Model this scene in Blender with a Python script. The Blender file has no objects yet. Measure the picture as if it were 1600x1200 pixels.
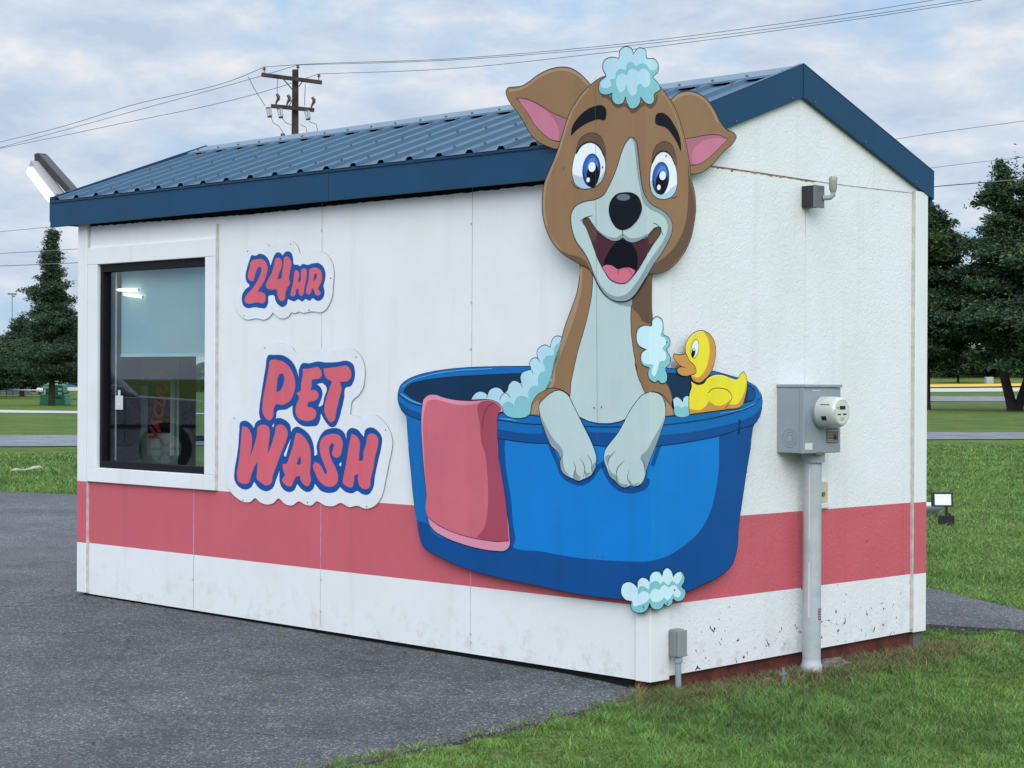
import bpy, bmesh, math, random
import numpy as np
from mathutils import Vector, Matrix
from mathutils.geometry import delaunay_2d_cdt
rad = math.radians
S = bpy.context.scene
COL = S.collection
random.seed(7); RNG = np.random.default_rng(7)

# ------------------------------------------------------------------ camera
CX, CY, CZ, YAW, PITCH, ROLL, F = 5.88474, -6.92359, 1.43744, 0.77743, -0.00256, 0.00485, 2987.08
CAM = np.array([CX, CY, CZ])
def cam_axes():
    cy, sy, cp, sp = math.cos(YAW), math.sin(YAW), math.cos(PITCH), math.sin(PITCH)
    fwd = np.array([-sy*cp, cy*cp, sp]); right = np.array([cy, sy, 0.0]); up = np.cross(right, fwd)
    c, s = math.cos(ROLL), math.sin(ROLL)
    return right*c+up*s, -right*s+up*c, fwd
RT, UP, FW = cam_axes()
cam_d = bpy.data.cameras.new('camera'); cam = bpy.data.objects.new('camera', cam_d); COL.objects.link(cam)
cam_d.sensor_fit = 'HORIZONTAL'; cam_d.sensor_width = 36; cam_d.lens = 36*F/1600
cam_d.clip_start = 0.1; cam_d.clip_end = 3000
mm = Matrix.Identity(4)
for i in range(3):
    mm[i][0], mm[i][1], mm[i][2], mm[i][3] = RT[i], UP[i], -FW[i], CAM[i]
cam.matrix_world = mm
S.camera = cam

# ------------------------------------------------------------------ world, sun, exposure
S.view_settings.view_transform = 'Standard'; S.view_settings.look = 'None'
S.view_settings.gamma = 1; S.view_settings.exposure = 0.47
SUN_EL, SUN_AZ = 32.0, 132.0          # azimuth clockwise from +Y
w = bpy.data.worlds.new('World'); S.world = w; w.use_nodes = True
nt = w.node_tree; nt.nodes.clear()
def N(t, typ, **kw):
    n = t.nodes.new(typ)
    for k, v in kw.items():
        if k in n.inputs.keys(): n.inputs[k].default_value = v
        else: setattr(n, k, v)
    return n
def ramp(t, fac, stops, interp='LINEAR'):
    r = t.nodes.new('ShaderNodeValToRGB'); r.color_ramp.interpolation = interp
    e = r.color_ramp.elements
    while len(e) < len(stops): e.new(0.5)
    for i, (p, c) in enumerate(stops):
        e[i].position = p; e[i].color = (*c, 1) if len(c) == 3 else c
    t.links.new(fac, r.inputs['Fac']); return r.outputs['Color']
def mixc(t, fac, a, b, mode='MIX'):
    m = t.nodes.new('ShaderNodeMix'); m.data_type = 'RGBA'; m.blend_type = mode
    for s_, v in ((m.inputs[0], fac), (m.inputs[6], a), (m.inputs[7], b)):
        if hasattr(v, 'links'): t.links.new(v, s_)
        else: s_.default_value = v if isinstance(v, (int, float)) else ((*v, 1) if len(v) == 3 else v)
    return m.outputs[2]
out = N(nt, 'ShaderNodeOutputWorld'); bg = N(nt, 'ShaderNodeBackground', Strength=0.1)
nt.links.new(bg.outputs[0], out.inputs[0])
sky = N(nt, 'ShaderNodeTexSky', sky_type='NISHITA', sun_disc=False, sun_elevation=rad(SUN_EL), sun_rotation=rad(SUN_AZ), air_density=1.2, dust_density=1.5)
tc = N(nt, 'ShaderNodeTexCoord')
sep = N(nt, 'ShaderNodeSeparateXYZ'); nt.links.new(tc.outputs['Generated'], sep.inputs[0])
mp = N(nt, 'ShaderNodeMapping'); mp.inputs['Scale'].default_value = (1, 1, 2.5)
nt.links.new(tc.outputs['Generated'], mp.inputs[0])
n1 = N(nt, 'ShaderNodeTexNoise', Scale=8.0, Detail=8.0, Roughness=0.58, Distortion=0.4); nt.links.new(mp.outputs[0], n1.inputs['Vector'])
n2 = N(nt, 'ShaderNodeTexNoise', Scale=19.0, Detail=7.0, Roughness=0.58, Distortion=0.25); nt.links.new(mp.outputs[0], n2.inputs['Vector'])
cover = ramp(nt, n1.outputs['Fac'], [(0.33, (.15, .15, .15)), (0.50, (1, 1, 1))], 'EASE')
lum = ramp(nt, n2.outputs['Fac'], [(0.34, (3.75, 4.5, 5.6)), (0.52, (4.6, 5.25, 6.1)), (0.70, (6.1, 6.2, 6.4))])
skyb = mixc(nt, 1.0, sky.outputs[0], (0.12, 0.12, 0.12), 'MULTIPLY')
blue = mixc(nt, 1.0, skyb, (2.5, 3.9, 5.6), 'ADD')
cloud = mixc(nt, cover, blue, lum)
# real cloud decks are brighter overhead than at the horizon
elev = ramp(nt, sep.outputs['Z'], [(0.0, (1, 1, 1)), (0.2, (1.0, 1.0, 1.0)), (0.75, (2.6, 2.55, 2.45))])
skyc = mixc(nt, 1.0, cloud, elev, 'MULTIPLY')
nt.links.new(skyc, bg.inputs['Color'])

sd = bpy.data.lights.new('sun', 'SUN'); sd.energy = 1.2; sd.angle = rad(40); sd.color = (1.0, 0.985, 0.95)
sun = bpy.data.objects.new('sun', sd); COL.objects.link(sun)
az, el = rad(SUN_AZ), rad(SUN_EL)
sdir = Vector((math.sin(az)*math.cos(el), math.cos(az)*math.cos(el), math.sin(el)))
sun.rotation_euler = sdir.to_track_quat('Z', 'Y').to_euler()

# ------------------------------------------------------------------ helpers
def lin(h):
    h = h.lstrip('#'); r = []
    for i in (0, 2, 4):
        c = int(h[i:i+2], 16)/255; r.append(c/12.92 if c < .04045 else ((c+.055)/1.055)**2.4)
    return tuple(r)
MATS = {}
def mat(name, col, rough=0.6, spec=0.4, metal=0.0, noise=0.0, nscale=8.0, bump=0.0, bscale=60.0, emit=None, coat=0.0):
    if name in MATS: return MATS[name]
    m = bpy.data.materials.new(name); m.use_nodes = True; t = m.node_tree
    b = t.nodes['Principled BSDF']
    if isinstance(col, str): col = lin(col)
    b.inputs['Base Color'].default_value = (*col, 1); b.inputs['Roughness'].default_value = rough
    b.inputs['Specular IOR Level'].default_value = spec; b.inputs['Metallic'].default_value = metal
    b.inputs['Coat Weight'].default_value = coat; b.inputs['Coat Roughness'].default_value = 0.15
    tcn = N(t, 'ShaderNodeTexCoord')
    if noise:
        nn = N(t, 'ShaderNodeTexNoise', Scale=nscale, Detail=6.0, Roughness=0.6); t.links.new(tcn.outputs['Object'], nn.inputs['Vector'])
        c = ramp(t, nn.outputs['Fac'], [(0.3, tuple(x*(1-noise) for x in col)), (0.7, tuple(min(1, x*(1+noise)) for x in col))])
        t.links.new(c, b.inputs['Base Color'])
        r = N(t, 'ShaderNodeMapRange'); r.inputs['To Min'].default_value = max(0.05, rough-0.1); r.inputs['To Max'].default_value = min(1, rough+0.12)
        t.links.new(nn.outputs['Fac'], r.inputs['Value']); t.links.new(r.outputs[0], b.inputs['Roughness'])
    if bump:
        nb = N(t, 'ShaderNodeTexNoise', Scale=bscale, Detail=4.0); t.links.new(tcn.outputs['Object'], nb.inputs['Vector'])
        bn = N(t, 'ShaderNodeBump', Strength=bump, Distance=0.01); t.links.new(nb.outputs['Fac'], bn.inputs['Height'])
        t.links.new(bn.outputs[0], b.inputs['Normal'])
    if emit:
        b.inputs['Emission Color'].default_value = (*emit[0], 1); b.inputs['Emission Strength'].default_value = emit[1]
    MATS[name] = m; return m

def inpoly(x, y, P):
    c = False; j = len(P)-1
    for i in range(len(P)):
        xi, yi = P[i]; xj, yj = P[j]
        if (yi > y) != (yj > y) and x < (xj-xi)*(y-yi)/(yj-yi+1e-15)+xi: c = not c
        j = i
    return c
class MB:
    """collects shapes into one mesh"""
    def __init__(s): s.v = []; s.f = []; s.m = []; s.mats = []; s.smooth = set()
    def mi(s, m):
        if m not in s.mats: s.mats.append(m)
        return s.mats.index(m)
    def add(s, vs, fs, m, smooth=False):
        o = len(s.v); k = s.mi(m); s.v += [tuple(map(float, q)) for q in vs]
        for f in fs:
            if smooth: s.smooth.add(len(s.f))
            s.f.append(tuple(i+o for i in f)); s.m.append(k)
    def box(s, lo, hi, m, M=None):
        (a, b, c), (d, e, f) = lo, hi
        vs = [(a,b,c),(d,b,c),(d,e,c),(a,e,c),(a,b,f),(d,b,f),(d,e,f),(a,e,f)]
        if M is not None: vs = [tuple(M @ Vector(q)) for q in vs]
        s.add(vs, [(3,2,1,0),(4,5,6,7),(0,1,5,4),(1,2,6,5),(2,3,7,6),(3,0,4,7)], m)
    def prism(s, prof, fn, a, b, m):
        """prof = 2D outline (ccw), fn(p, t) -> 3D, extruded from t=a to t=b"""
        n = len(prof); vs = [fn(p, a) for p in prof]+[fn(p, b) for p in prof]
        fs = [tuple(range(n))[::-1], tuple(range(n, 2*n))]+[(i, (i+1) % n, (i+1) % n+n, i+n) for i in range(n)]
        s.add(vs, fs, m)
    def tube(s, pts, r, m, seg=10, caps=True):
        pts = [Vector(p) for p in pts]; rs = r if isinstance(r, (list, tuple)) else [r]*len(pts)
        vs = []; fs = []; prev = None
        for i, p in enumerate(pts):
            d = (pts[min(i+1, len(pts)-1)]-pts[max(i-1, 0)]).normalized()
            if prev is None:
                a = Vector((0, 0, 1)) if abs(d.z) < .9 else Vector((1, 0, 0)); u = d.cross(a).normalized()
            else: u = (prev-d*prev.dot(d)).normalized()
            prev = u; v_ = d.cross(u)
            for k in range(seg):
                t = 2*math.pi*k/seg; vs.append(p+(u*math.cos(t)+v_*math.sin(t))*rs[i])
        for i in range(len(pts)-1):
            for k in range(seg):
                k2 = (k+1) % seg; fs.append((i*seg+k, i*seg+k2, (i+1)*seg+k2, (i+1)*seg+k))
        s.add(vs, fs, m, smooth=True)
        if caps:
            o = (len(pts)-1)*seg
            s.add(vs[:seg], [tuple(range(seg))[::-1]], m); s.add(vs[o:], [tuple(range(seg))], m)
    def build(s, name, parent=None, bevel=0.0):
        me = bpy.data.meshes.new(name); me.from_pydata(s.v, [], s.f)
        for m in s.mats: me.materials.append(m)
        me.polygons.foreach_set('material_index', s.m)
        me.polygons.foreach_set('use_smooth', [i in s.smooth for i in range(len(s.f))])
        me.update()
        bm = bmesh.new(); bm.from_mesh(me)
        if not getattr(s, 'keep', False): bmesh.ops.recalc_face_normals(bm, faces=bm.faces)
        bm.to_mesh(me); bm.free()
        o = bpy.data.objects.new(name, me); COL.objects.link(o)
        if parent is not None: o.parent = parent
        if bevel:
            b = o.modifiers.new('bevel', 'BEVEL'); b.width = bevel; b.segments = 2; b.limit_method = 'ANGLE'
        return o
def tag(o, label=None, cat=None, group=None, kind=None):
    if label: o['label'] = label
    if cat: o['category'] = cat
    if group: o['group'] = group
    if kind: o['kind'] = kind
    return o
def thing(name, label, cat, group=None, loc=(0, 0, 0)):
    o = bpy.data.objects.new(name, None); COL.objects.link(o); o.empty_display_size = .1; o.location = loc
    return tag(o, label, cat, group)
def ray(x, y): return RT*((x-800)/F)+UP*(-(y-600)/F)+FW
def onA(x, y, y0=0.0):
    d = ray(x, y); return CAM+d*((y0-CY)/d[1])
def onB(x, y, x0=0.0):
    d = ray(x, y); return CAM+d*((x0-CX)/d[0])
GZ = -0.08
def ground_h(x, y):
    """lawn level: flat round the hut, rising gently far away to the right"""
    dx, dy = x-CX, y-CY
    d = np.sqrt(dx*dx+dy*dy); lat = (dx*RT[0]+dy*RT[1])/np.maximum(d, 1e-6)
    side = np.clip((lat+0.02)/0.12, 0, 1)
    dd = np.minimum(np.maximum(d-90, 0), 260)
    und = 0.03*np.sin(x*0.11+1.3)*np.sin(y*0.13)*np.clip((d-25)/30, 0, 1)
    return GZ+0.00007*dd*dd*side+und
def onG(x, y, z=None):
    d = ray(x, y)
    if z is not None:
        p = CAM+d*((z-CZ)/d[2]); return p
    t0 = 5.0
    t = t0
    while t < 900:
        p = CAM+d*t
        if p[2] < ground_h(p[0], p[1]): return p
        t += max(0.02, t*0.0015)
    return CAM+d*300
def at(x, y, dist): return CAM+ray(x, y)*dist

# ------------------------------------------------------------------ colours / materials
def siding_mat(name, stucco):
    m = bpy.data.materials.new(name); m.use_nodes = True; t = m.node_tree; b = t.nodes['Principled BSDF']
    tcn = N(t, 'ShaderNodeTexCoord'); sp = N(t, 'ShaderNodeSeparateXYZ'); t.links.new(tcn.outputs['Object'], sp.inputs[0])
    z = sp.outputs['Z']
    def step(a, greater=True):
        n = N(t, 'ShaderNodeMath', operation='GREATER_THAN' if greater else 'LESS_THAN'); t.links.new(z, n.inputs[0]); n.inputs[1].default_value = a; return n.outputs[0]
    ab = N(t, 'ShaderNodeMath', operation='MULTIPLY'); t.links.new(step(.358), ab.inputs[0]); t.links.new(step(.758, False), ab.inputs[1])
    base = mixc(t, ab.outputs[0], (0.80, 0.81, 0.82), lin('#CA606C'))
    # broad grime and rain streaks
    mpn = N(t, 'ShaderNodeMapping'); mpn.inputs['Scale'].default_value = (9, 9, .5); t.links.new(tcn.outputs['Object'], mpn.inputs[0])
    st = N(t, 'ShaderNodeTexNoise', Scale=1.0, Detail=6.0, Roughness=.6); t.links.new(mpn.outputs[0], st.inputs['Vector'])
    f1 = ramp(t, st.outputs['Fac'], [(0.34, (.90, .90, .89)), (0.44, (1, 1, 1))])
    c = mixc(t, 0.5, base, f1, 'MULTIPLY')
    gr = N(t, 'ShaderNodeTexNoise', Scale=2.2, Detail=8.0, Roughness=.7); t.links.new(tcn.outputs['Object'], gr.inputs['Vector'])
    c = mixc(t, 1.0, c, ramp(t, gr.outputs['Fac'], [(0.3, (.93, .94, .92)), (0.6, (1, 1, 1))]), 'MULTIPLY')
    # splash-back dirt low down and chips of missing paint
    low = N(t, 'ShaderNodeMapRange'); t.links.new(z, low.inputs['Value']); low.inputs['From Min'].default_value = 0.0; low.inputs['From Max'].default_value = 0.30
    low.inputs['To Min'].default_value = 1.0; low.inputs['To Max'].default_value = 0.0
    sc = N(t, 'ShaderNodeTexNoise', Scale=9.0, Detail=8.0, Roughness=.75); t.links.new(tcn.outputs['Object'], sc.inputs['Vector'])
    dm = N(t, 'ShaderNodeMath', operation='MULTIPLY'); t.links.new(low.outputs[0], dm.inputs[0])
    t.links.new(ramp(t, sc.outputs['Fac'], [(0.52, (0, 0, 0)), (0.80, (1, 1, 1))]), dm.inputs[1])
    c = mixc(t, dm.outputs[0], c, (.45, .42, .34))
    if stucco:
        vn = N(t, 'ShaderNodeTexNoise', Scale=26.0, Detail=3.0, Roughness=.6, Distortion=.6); t.links.new(tcn.outputs['Object'], vn.inputs['Vector'])
        lf = N(t, 'ShaderNodeMapRange'); t.links.new(z, lf.inputs['Value']); lf.inputs['From Min'].default_value = 0.05; lf.inputs['From Max'].default_value = 0.95
        lf.inputs['To Min'].default_value = 0.65; lf.inputs['To Max'].default_value = 0.80
        gt = N(t, 'ShaderNodeMath', operation='GREATER_THAN'); t.links.new(vn.outputs['Fac'], gt.inputs[0]); t.links.new(lf.outputs[0], gt.inputs[1])
        c = mixc(t, gt.outputs[0], c, (.06, .05, .045))
    t.links.new(c, b.inputs['Base Color'])
    b.inputs['Roughness'].default_value = .55; b.inputs['Specular IOR Level'].default_value = .35
    n1 = N(t, 'ShaderNodeTexNoise', Scale=34.0 if stucco else 300.0, Detail=4.0, Roughness=.55, Distortion=1.4 if stucco else 0)
    t.links.new(tcn.outputs['Object'], n1.inputs['Vector'])
    bn = N(t, 'ShaderNodeBump', Strength=.32 if stucco else .10, Distance=.012 if stucco else .003); t.links.new(n1.outputs['Fac'], bn.inputs['Height'])
    t.links.new(bn.outputs[0], b.inputs['Normal'])
    return m
M_SMOOTH = siding_mat('painted_panel', False); M_STUCCO = siding_mat('stucco_panel', True)
M_BLUEMETAL = mat('blue_trim_metal', (0.004, 0.052, 0.120), .5, .3, noise=.12, nscale=3)
M_ROOF = mat('blue_roof_sheet', (0.020, 0.072, 0.128), .5, .3, noise=.12, nscale=2.5)
M_DARK = mat('dark_gap', (0.01, 0.01, 0.012), .9, .1)
M_BLACK = mat('black_aluminium', (0.006, 0.008, 0.011), .5, .2)
M_SILL = mat('red_sill_wood', (0.115, 0.036, 0.030), .8, .2, noise=.35, nscale=12, bump=.3)
M_GREYBOX = mat('grey_enamel', (0.27, 0.31, 0.35), .45, .5, noise=.07, nscale=6)
M_PVC = mat('grey_pvc', (0.42, 0.46, 0.48), .5, .4, noise=.12, nscale=10)
M_WHITE = mat('white_plastic', (0.7, 0.71, 0.7), .4, .4)
M_SCREW = mat('screw', (0.12, 0.13, 0.14), .5, .5, metal=.5)
M_INK = mat('ink_black', (0.012, 0.013, 0.016), .5, .3)
M_STEEL = mat('brushed_steel', (0.5, 0.5, 0.5), .35, .5, metal=.9, noise=.15, nscale=5)

# ------------------------------------------------------------------ ground, roads
def grass_ground_mat():
    m = bpy.data.materials.new('lawn_soil'); m.use_nodes = True; t = m.node_tree; b = t.nodes['Principled BSDF']
    tcn = N(t, 'ShaderNodeTexCoord')
    n1 = N(t, 'ShaderNodeTexNoise', Scale=.35, Detail=6.0, Roughness=.65); t.links.new(tcn.outputs['Object'], n1.inputs['Vector'])
    n2 = N(t, 'ShaderNodeTexNoise', Scale=22.0, Detail=5.0, Roughness=.7); t.links.new(tcn.outputs['Object'], n2.inputs['Vector'])
    n3 = N(t, 'ShaderNodeTexNoise', Scale=2.3, Detail=6.0, Roughness=.7); t.links.new(tcn.outputs['Object'], n3.inputs['Vector'])
    a = ramp(t, n1.outputs['Fac'], [(0.35, (.070, .120, .028)), (0.65, (.130, .180, .046))])
    c = mixc(t, 1.0, a, ramp(t, n3.outputs['Fac'], [(0.3, (.7, .72, .7)), (0.7, (1.2, 1.18, 1.1))]), 'MULTIPLY')
    c = mixc(t, 1.0, c, ramp(t, n2.outputs['Fac'], [(0.35, (.45, .45, .4)), (0.62, (1.15, 1.15, 1.1))]), 'MULTIPLY')
    t.links.new(c, b.inputs['Base Color']); b.inputs['Roughness'].default_value = .95; b.inputs['Specular IOR Level'].default_value = .1
    bn = N(t, 'ShaderNodeBump', Strength=.6, Distance=.05); t.links.new(n2.outputs['Fac'], bn.inputs['Height']); t.links.new(bn.outputs[0], b.inputs['Normal'])
    return m
M_LAWN = grass_ground_mat()
def asphalt_mat(name, base, speck):
    m = bpy.data.materials.new(name); m.use_nodes = True; t = m.node_tree; b = t.nodes['Principled BSDF']
    tcn = N(t, 'ShaderNodeTexCoord')
    v = N(t, 'ShaderNodeTexVoronoi', Scale=120.0); t.links.new(tcn.outputs['Object'], v.inputs['Vector'])
    sv = N(t, 'ShaderNodeSeparateColor'); t.links.new(v.outputs['Color'], sv.inputs[0])
    a = ramp(t, sv.outputs[0], [(0.0, tuple(x*.52 for x in base)), (0.55, base), (0.90, tuple(x*1.5 for x in base)), (0.99, speck)])
    n = N(t, 'ShaderNodeTexNoise', Scale=.9, Detail=7.0, Roughness=.65); t.links.new(tcn.outputs['Object'], n.inputs['Vector'])
    c = mixc(t, 1.0, a, ramp(t, n.outputs['Fac'], [(0.34, (.68, .69, .71)), (0.66, (1.24, 1.24, 1.22))]), 'MULTIPLY')
    n2 = N(t, 'ShaderNodeTexNoise', Scale=7.0, Detail=5.0, Roughness=.7); t.links.new(tcn.outputs['Object'], n2.inputs['Vector'])
    c = mixc(t, 1.0, c, ramp(t, n2.outputs['Fac'], [(0.3, (.86, .86, .86)), (0.7, (1.1, 1.1, 1.1))]), 'MULTIPLY')
    # old stains and a few hairline cracks
    n3 = N(t, 'ShaderNodeTexNoise', Scale=.33, Detail=4.0, Roughness=.5, Distortion=1.0); t.links.new(tcn.outputs['Object'], n3.inputs['Vector'])
    c = mixc(t, 1.0, c, ramp(t, n3.outputs['Fac'], [(0.60, (1, 1, 1)), (0.70, (.72, .72, .73))]), 'MULTIPLY')
    wv = N(t, 'ShaderNodeTexNoise', Scale=3.0, Detail=4.0); t.links.new(tcn.outputs['Object'], wv.inputs['Vector'])
    vm = mixc(t, .12, tcn.outputs['Object'], wv.outputs['Color'])
    vc = N(t, 'ShaderNodeTexVoronoi', Scale=.30, feature='DISTANCE_TO_EDGE'); t.links.new(vm, vc.inputs['Vector'])
    c = mixc(t, 1.0, c, ramp(t, vc.outputs['Distance'], [(0.0, (.68, .68, .68)), (0.003, (1, 1, 1))]), 'MULTIPLY')
    t.links.new(c, b.inputs['Base Color']); b.inputs['Roughness'].default_value = .85; b.inputs['Specular IOR Level'].default_value = .3
    bn = N(t, 'ShaderNodeBump', Strength=.8, Distance=.006); t.links.new(v.outputs['Distance'], bn.inputs['Height']); t.links.new(bn.outputs[0], b.inputs['Normal'])
    return m
M_ASPH = asphalt_mat('asphalt', (.084, .088, .095), (.30, .30, .31)); M_ROAD = asphalt_mat('road_asphalt', (.17, .18, .2), (.3, .3, .32))
M_CONC = mat('pale_concrete', (.40, .41, .40), .9, .2, noise=.12, nscale=3)

def ground_sheet():
    rs = [0]+list(np.geomspace(1.5, 1500, 90)); na = 144
    vs = [(CX, CY, GZ)]; fs = []
    for r in rs[1:]:
        for k in range(na):
            a = 2*math.pi*k/na; x, y = CX+r*math.cos(a), CY+r*math.sin(a); vs.append((x, y, float(ground_h(x, y))))
    for k in range(na): fs.append((0, 1+k, 1+(k+1) % na))
    for i in range(len(rs)-2):
        for k in range(na):
            a = 1+i*na+k; b_ = 1+i*na+(k+1) % na; fs.append((a, a+na, b_+na, b_))
    g = MB(); g.add(vs, fs, M_LAWN, smooth=True); g.keep = True
    o = g.build('ground'); tag(o, kind='structure'); return o
ground_sheet()

AZ = -0.062    # asphalt top
def G2(x, y): p = onG(x, y, AZ); return (float(p[0]), float(p[1]))
ASPH = [(.62, -5.6), (.40, -3.4), (.30, -2.55), (.22, -1.85), (.10, -.9), (.0, -.02), (-.05, .3), (-.25, 1.5), (-.4, 2.6),
        G2(1452, 984), G2(1600, 986), G2(1780, 996), G2(1780, 985), G2(1690, 974), G2(1600, 962), G2(1520, 945), G2(1447, 928), (-2.6, 5.1), (-6, 5.6),
        G2(120, 773), G2(60, 770), G2(0, 767), (-22, 4.2), (-60, -12), (-110, -40), (-60, -110), (10, -90), (30, -40), (14, -16), (3.0, -9.5)]
def asphalt():
    # ragged edge where the turf creeps over
    P = []
    for i in range(len(ASPH)):
        a, b_ = np.array(ASPH[i]), np.array(ASPH[(i+1) % len(ASPH)]); L = np.linalg.norm(b_-a); n = max(1, int(L/.12)) if L < 6 else 8
        for k in range(n):
            p = a+(b_-a)*k/n; P.append(p+RNG.normal(0, .012, 2))
    inner = [(x_+RNG.normal(0, .01), y_+RNG.normal(0, .01)) for x_ in np.arange(-9, .1, .28) for y_ in np.arange(-4, 4, .28)]
    PP = [tuple(p) for p in P]
    inner = [q_ for q_ in inner if inpoly(q_[0], q_[1], PP) and min((q_[0]-p[0])**2+(q_[1]-p[1])**2 for p in PP) > .01]
    def ah(x_, y_): return AZ+(.034+.045*min(1, max(0, -x_/5)))*math.exp(-(max(0, -y_-.1)/1.3)**2-(max(0, -5.2-x_)/2)**2)*min(1, max(0, (-x_+.15)/.6))
    r = delaunay_2d_cdt([Vector(p) for p in PP+inner], [], [list(range(len(P)))], 1, 1e-6)
    g = MB(); g.add([(v.x, v.y, ah(v.x, v.y)) for v in r[0]], [tuple(f) for f in r[2]], M_ASPH, smooth=True)
    n = len(P)
    g.add([(p[0], p[1], ah(*p)) for p in P]+[(p[0], p[1], GZ-.03) for p in P], [(i, (i+1) % n, (i+1) % n+n, i+n) for i in range(n)], M_ASPH)
    tag(g.build('parking_lot'), kind='structure')
asphalt()
def strip(name, a0, a1, b0, b1, m, ext=(30, 30), dz=.02, n=60):
    """a road between its near edge (a0-a1) and far edge (b0-b1), lengthened past both ends"""
    A0, A1, B0, B1 = [np.array(onG(*q)[:2]) for q in (a0, a1, b0, b1)]
    def L(p, q):
        d = (q-p)/np.linalg.norm(q-p); return p-d*ext[0], q+d*ext[1]
    (A0, A1), (B0, B1) = L(A0, A1), L(B0, B1)
    g = MB(); vs = []; K = 3
    for i in range(n+1):
        for j in range(K+1):
            p = (A0+(A1-A0)*i/n)*(1-j/K)+(B0+(B1-B0)*i/n)*j/K; vs.append((p[0], p[1], float(ground_h(p[0], p[1]))+dz))
    fs = [(i*(K+1)+j, i*(K+1)+j+1, (i+1)*(K+1)+j+1, (i+1)*(K+1)+j) for i in range(n) for j in range(K)]
    g.add(vs, fs, m); return tag(g.build(name), kind='structure')
strip('road', (0, 699), (1600, 687), (0, 681), (1600, 676.5), M_ROAD)
strip('path', (0, 645.3), (120, 646.4), (0, 641), (120, 643), M_CONC, (60, 9))
strip('road', (1450, 627.5), (1600, 628), (1450, 619.5), (1600, 620), M_ROAD, (10, 40), .03)
strip('path', (1450, 613), (1600, 612.2), (1450, 607.2), (1600, 606.2), M_CONC, (20, 60), .04)
M_YEL = mat('yellow_curb', (.62, .36, .05), .8, .2, noise=.1)
strip('kerb', (1450, 606.8), (1600, 604.8), (1450, 602.4), (1600, 600.6), M_YEL, (20, 60), .12)

# ------------------------------------------------------------------ the hut
LN, W, HR, HE = 4.92, 2.389, 3.06, 2.612      # length, width, ridge, eave
OV, XR, XL = 0.067, 0.006, -5.153             # eave overhang, right rake plane, left rake plane
SL = (HR-HE)/(W/2+OV)
hut = thing('pet_wash_hut', 'small white pet wash hut with pink stripe and blue metal roof', 'building')
WX0, WX1, WZ0, WZ1 = -4.690, -3.530, .852, 2.165     # window opening in the long wall
def wall_front():
    g = MB(); y0, y1 = .018, .09
    zb = lambda x: .006-.0057*x-.006
    def slab(x0, x1, z0, z1):
        pr = [(x0, zb(x0) if z0 is None else z0), (x1, zb(x1) if z0 is None else z0), (x1, z1), (x0, z1)]
        g.prism(pr, lambda p, t: (p[0], t, p[1]), y0, y1, M_SMOOTH)
    slab(-4.9, WX0, None, 2.56); slab(WX1, -.02, None, 2.56); slab(WX0, WX1, None, WZ0); slab(WX0, WX1, WZ1, 2.56)
    return g.build('wall', hut)
wall_front()
def wall_gable():
    g = MB(); pr = [(.04, .012), (W-.04, .036), (W-.04, 2.53), (W/2, 2.955), (.04, 2.53)]
    g.prism(pr, lambda p, t: (t, p[0], p[1]), -.09, -.020, M_STUCCO)
    return g.build('gable_wall', hut)
wall_gable()
def wall_back():
    g = MB(); g.box((-4.9, W-.09, .0), (-.1, W-.02, 2.55), M_SMOOTH)
    return g.build('wall', hut)
wall_back()
# left end wall with a glazed opening the front window looks through
def wall_end():
    g = MB(); x0, x1 = -4.90, -4.83
    g.box((x0, .09, 0), (x1, .82, 2.5), M_SMOOTH); g.box((x0, 1.75, 0), (x1, W-.09, 2.5), M_SMOOTH)
    g.box((x0, .82, 0), (x1, 1.75, .12), M_SMOOTH); g.box((x0, .82, 2.1), (x1, 1.75, 2.5), M_SMOOTH)
    g.prism([(.09, 2.5), (W-.09, 2.5), (W/2, 2.94)], lambda p, t: (t, p[0], p[1]), x0, x1, M_SMOOTH)
    return g.build('gable_wall', hut)
wall_end()
M_FLOOR = mat('interior_floor', (.10, .11, .115), .5, .4, noise=.1)
g = MB(); g.box((-4.83, .09, -.02), (-.09, W-.09, .05), M_FLOOR); g.build('interior_floor', hut)
g = MB(); g.box((-4.83, .09, 2.47), (-.09, W-.09, 2.5), mat('interior_ceiling', (.45, .45, .43), .8)); g.build('ceiling', hut)
# corner boards
def trim(lo, hi): g = MB(); g.box(lo, hi, M_SMOOTH); g.build('corner_board', hut, bevel=.003)
trim((-.094, 0, .0), (0, .018, 2.47)); trim((-.02, .0181, .0), (.0, .142, 2.58))
trim((-4.92, 0, .033), (-4.815, .018, 2.45)); trim((-4.92, .0181, .03), (-4.9, .12, 2.58))
trim((-.02, 2.268, .032), (.0, W, 2.50)); trim((-.11, W-.0181, .03), (-.021, W+.0, 2.50))
# vertical J-channels beside the corner boards
M_CHAN = mat('aluminium_channel', (.52, .52, .50), .5, .4, noise=.2, nscale=20)
g = MB(); g.box((-4.8149, .004, .034), (-4.803, .0175, 2.44), M_CHAN); g.build('channel', hut)
g = MB(); g.box((-.0195, 2.254, .05), (-.005, 2.2675, 2.50), M_CHAN); g.build('channel', hut)
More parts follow.
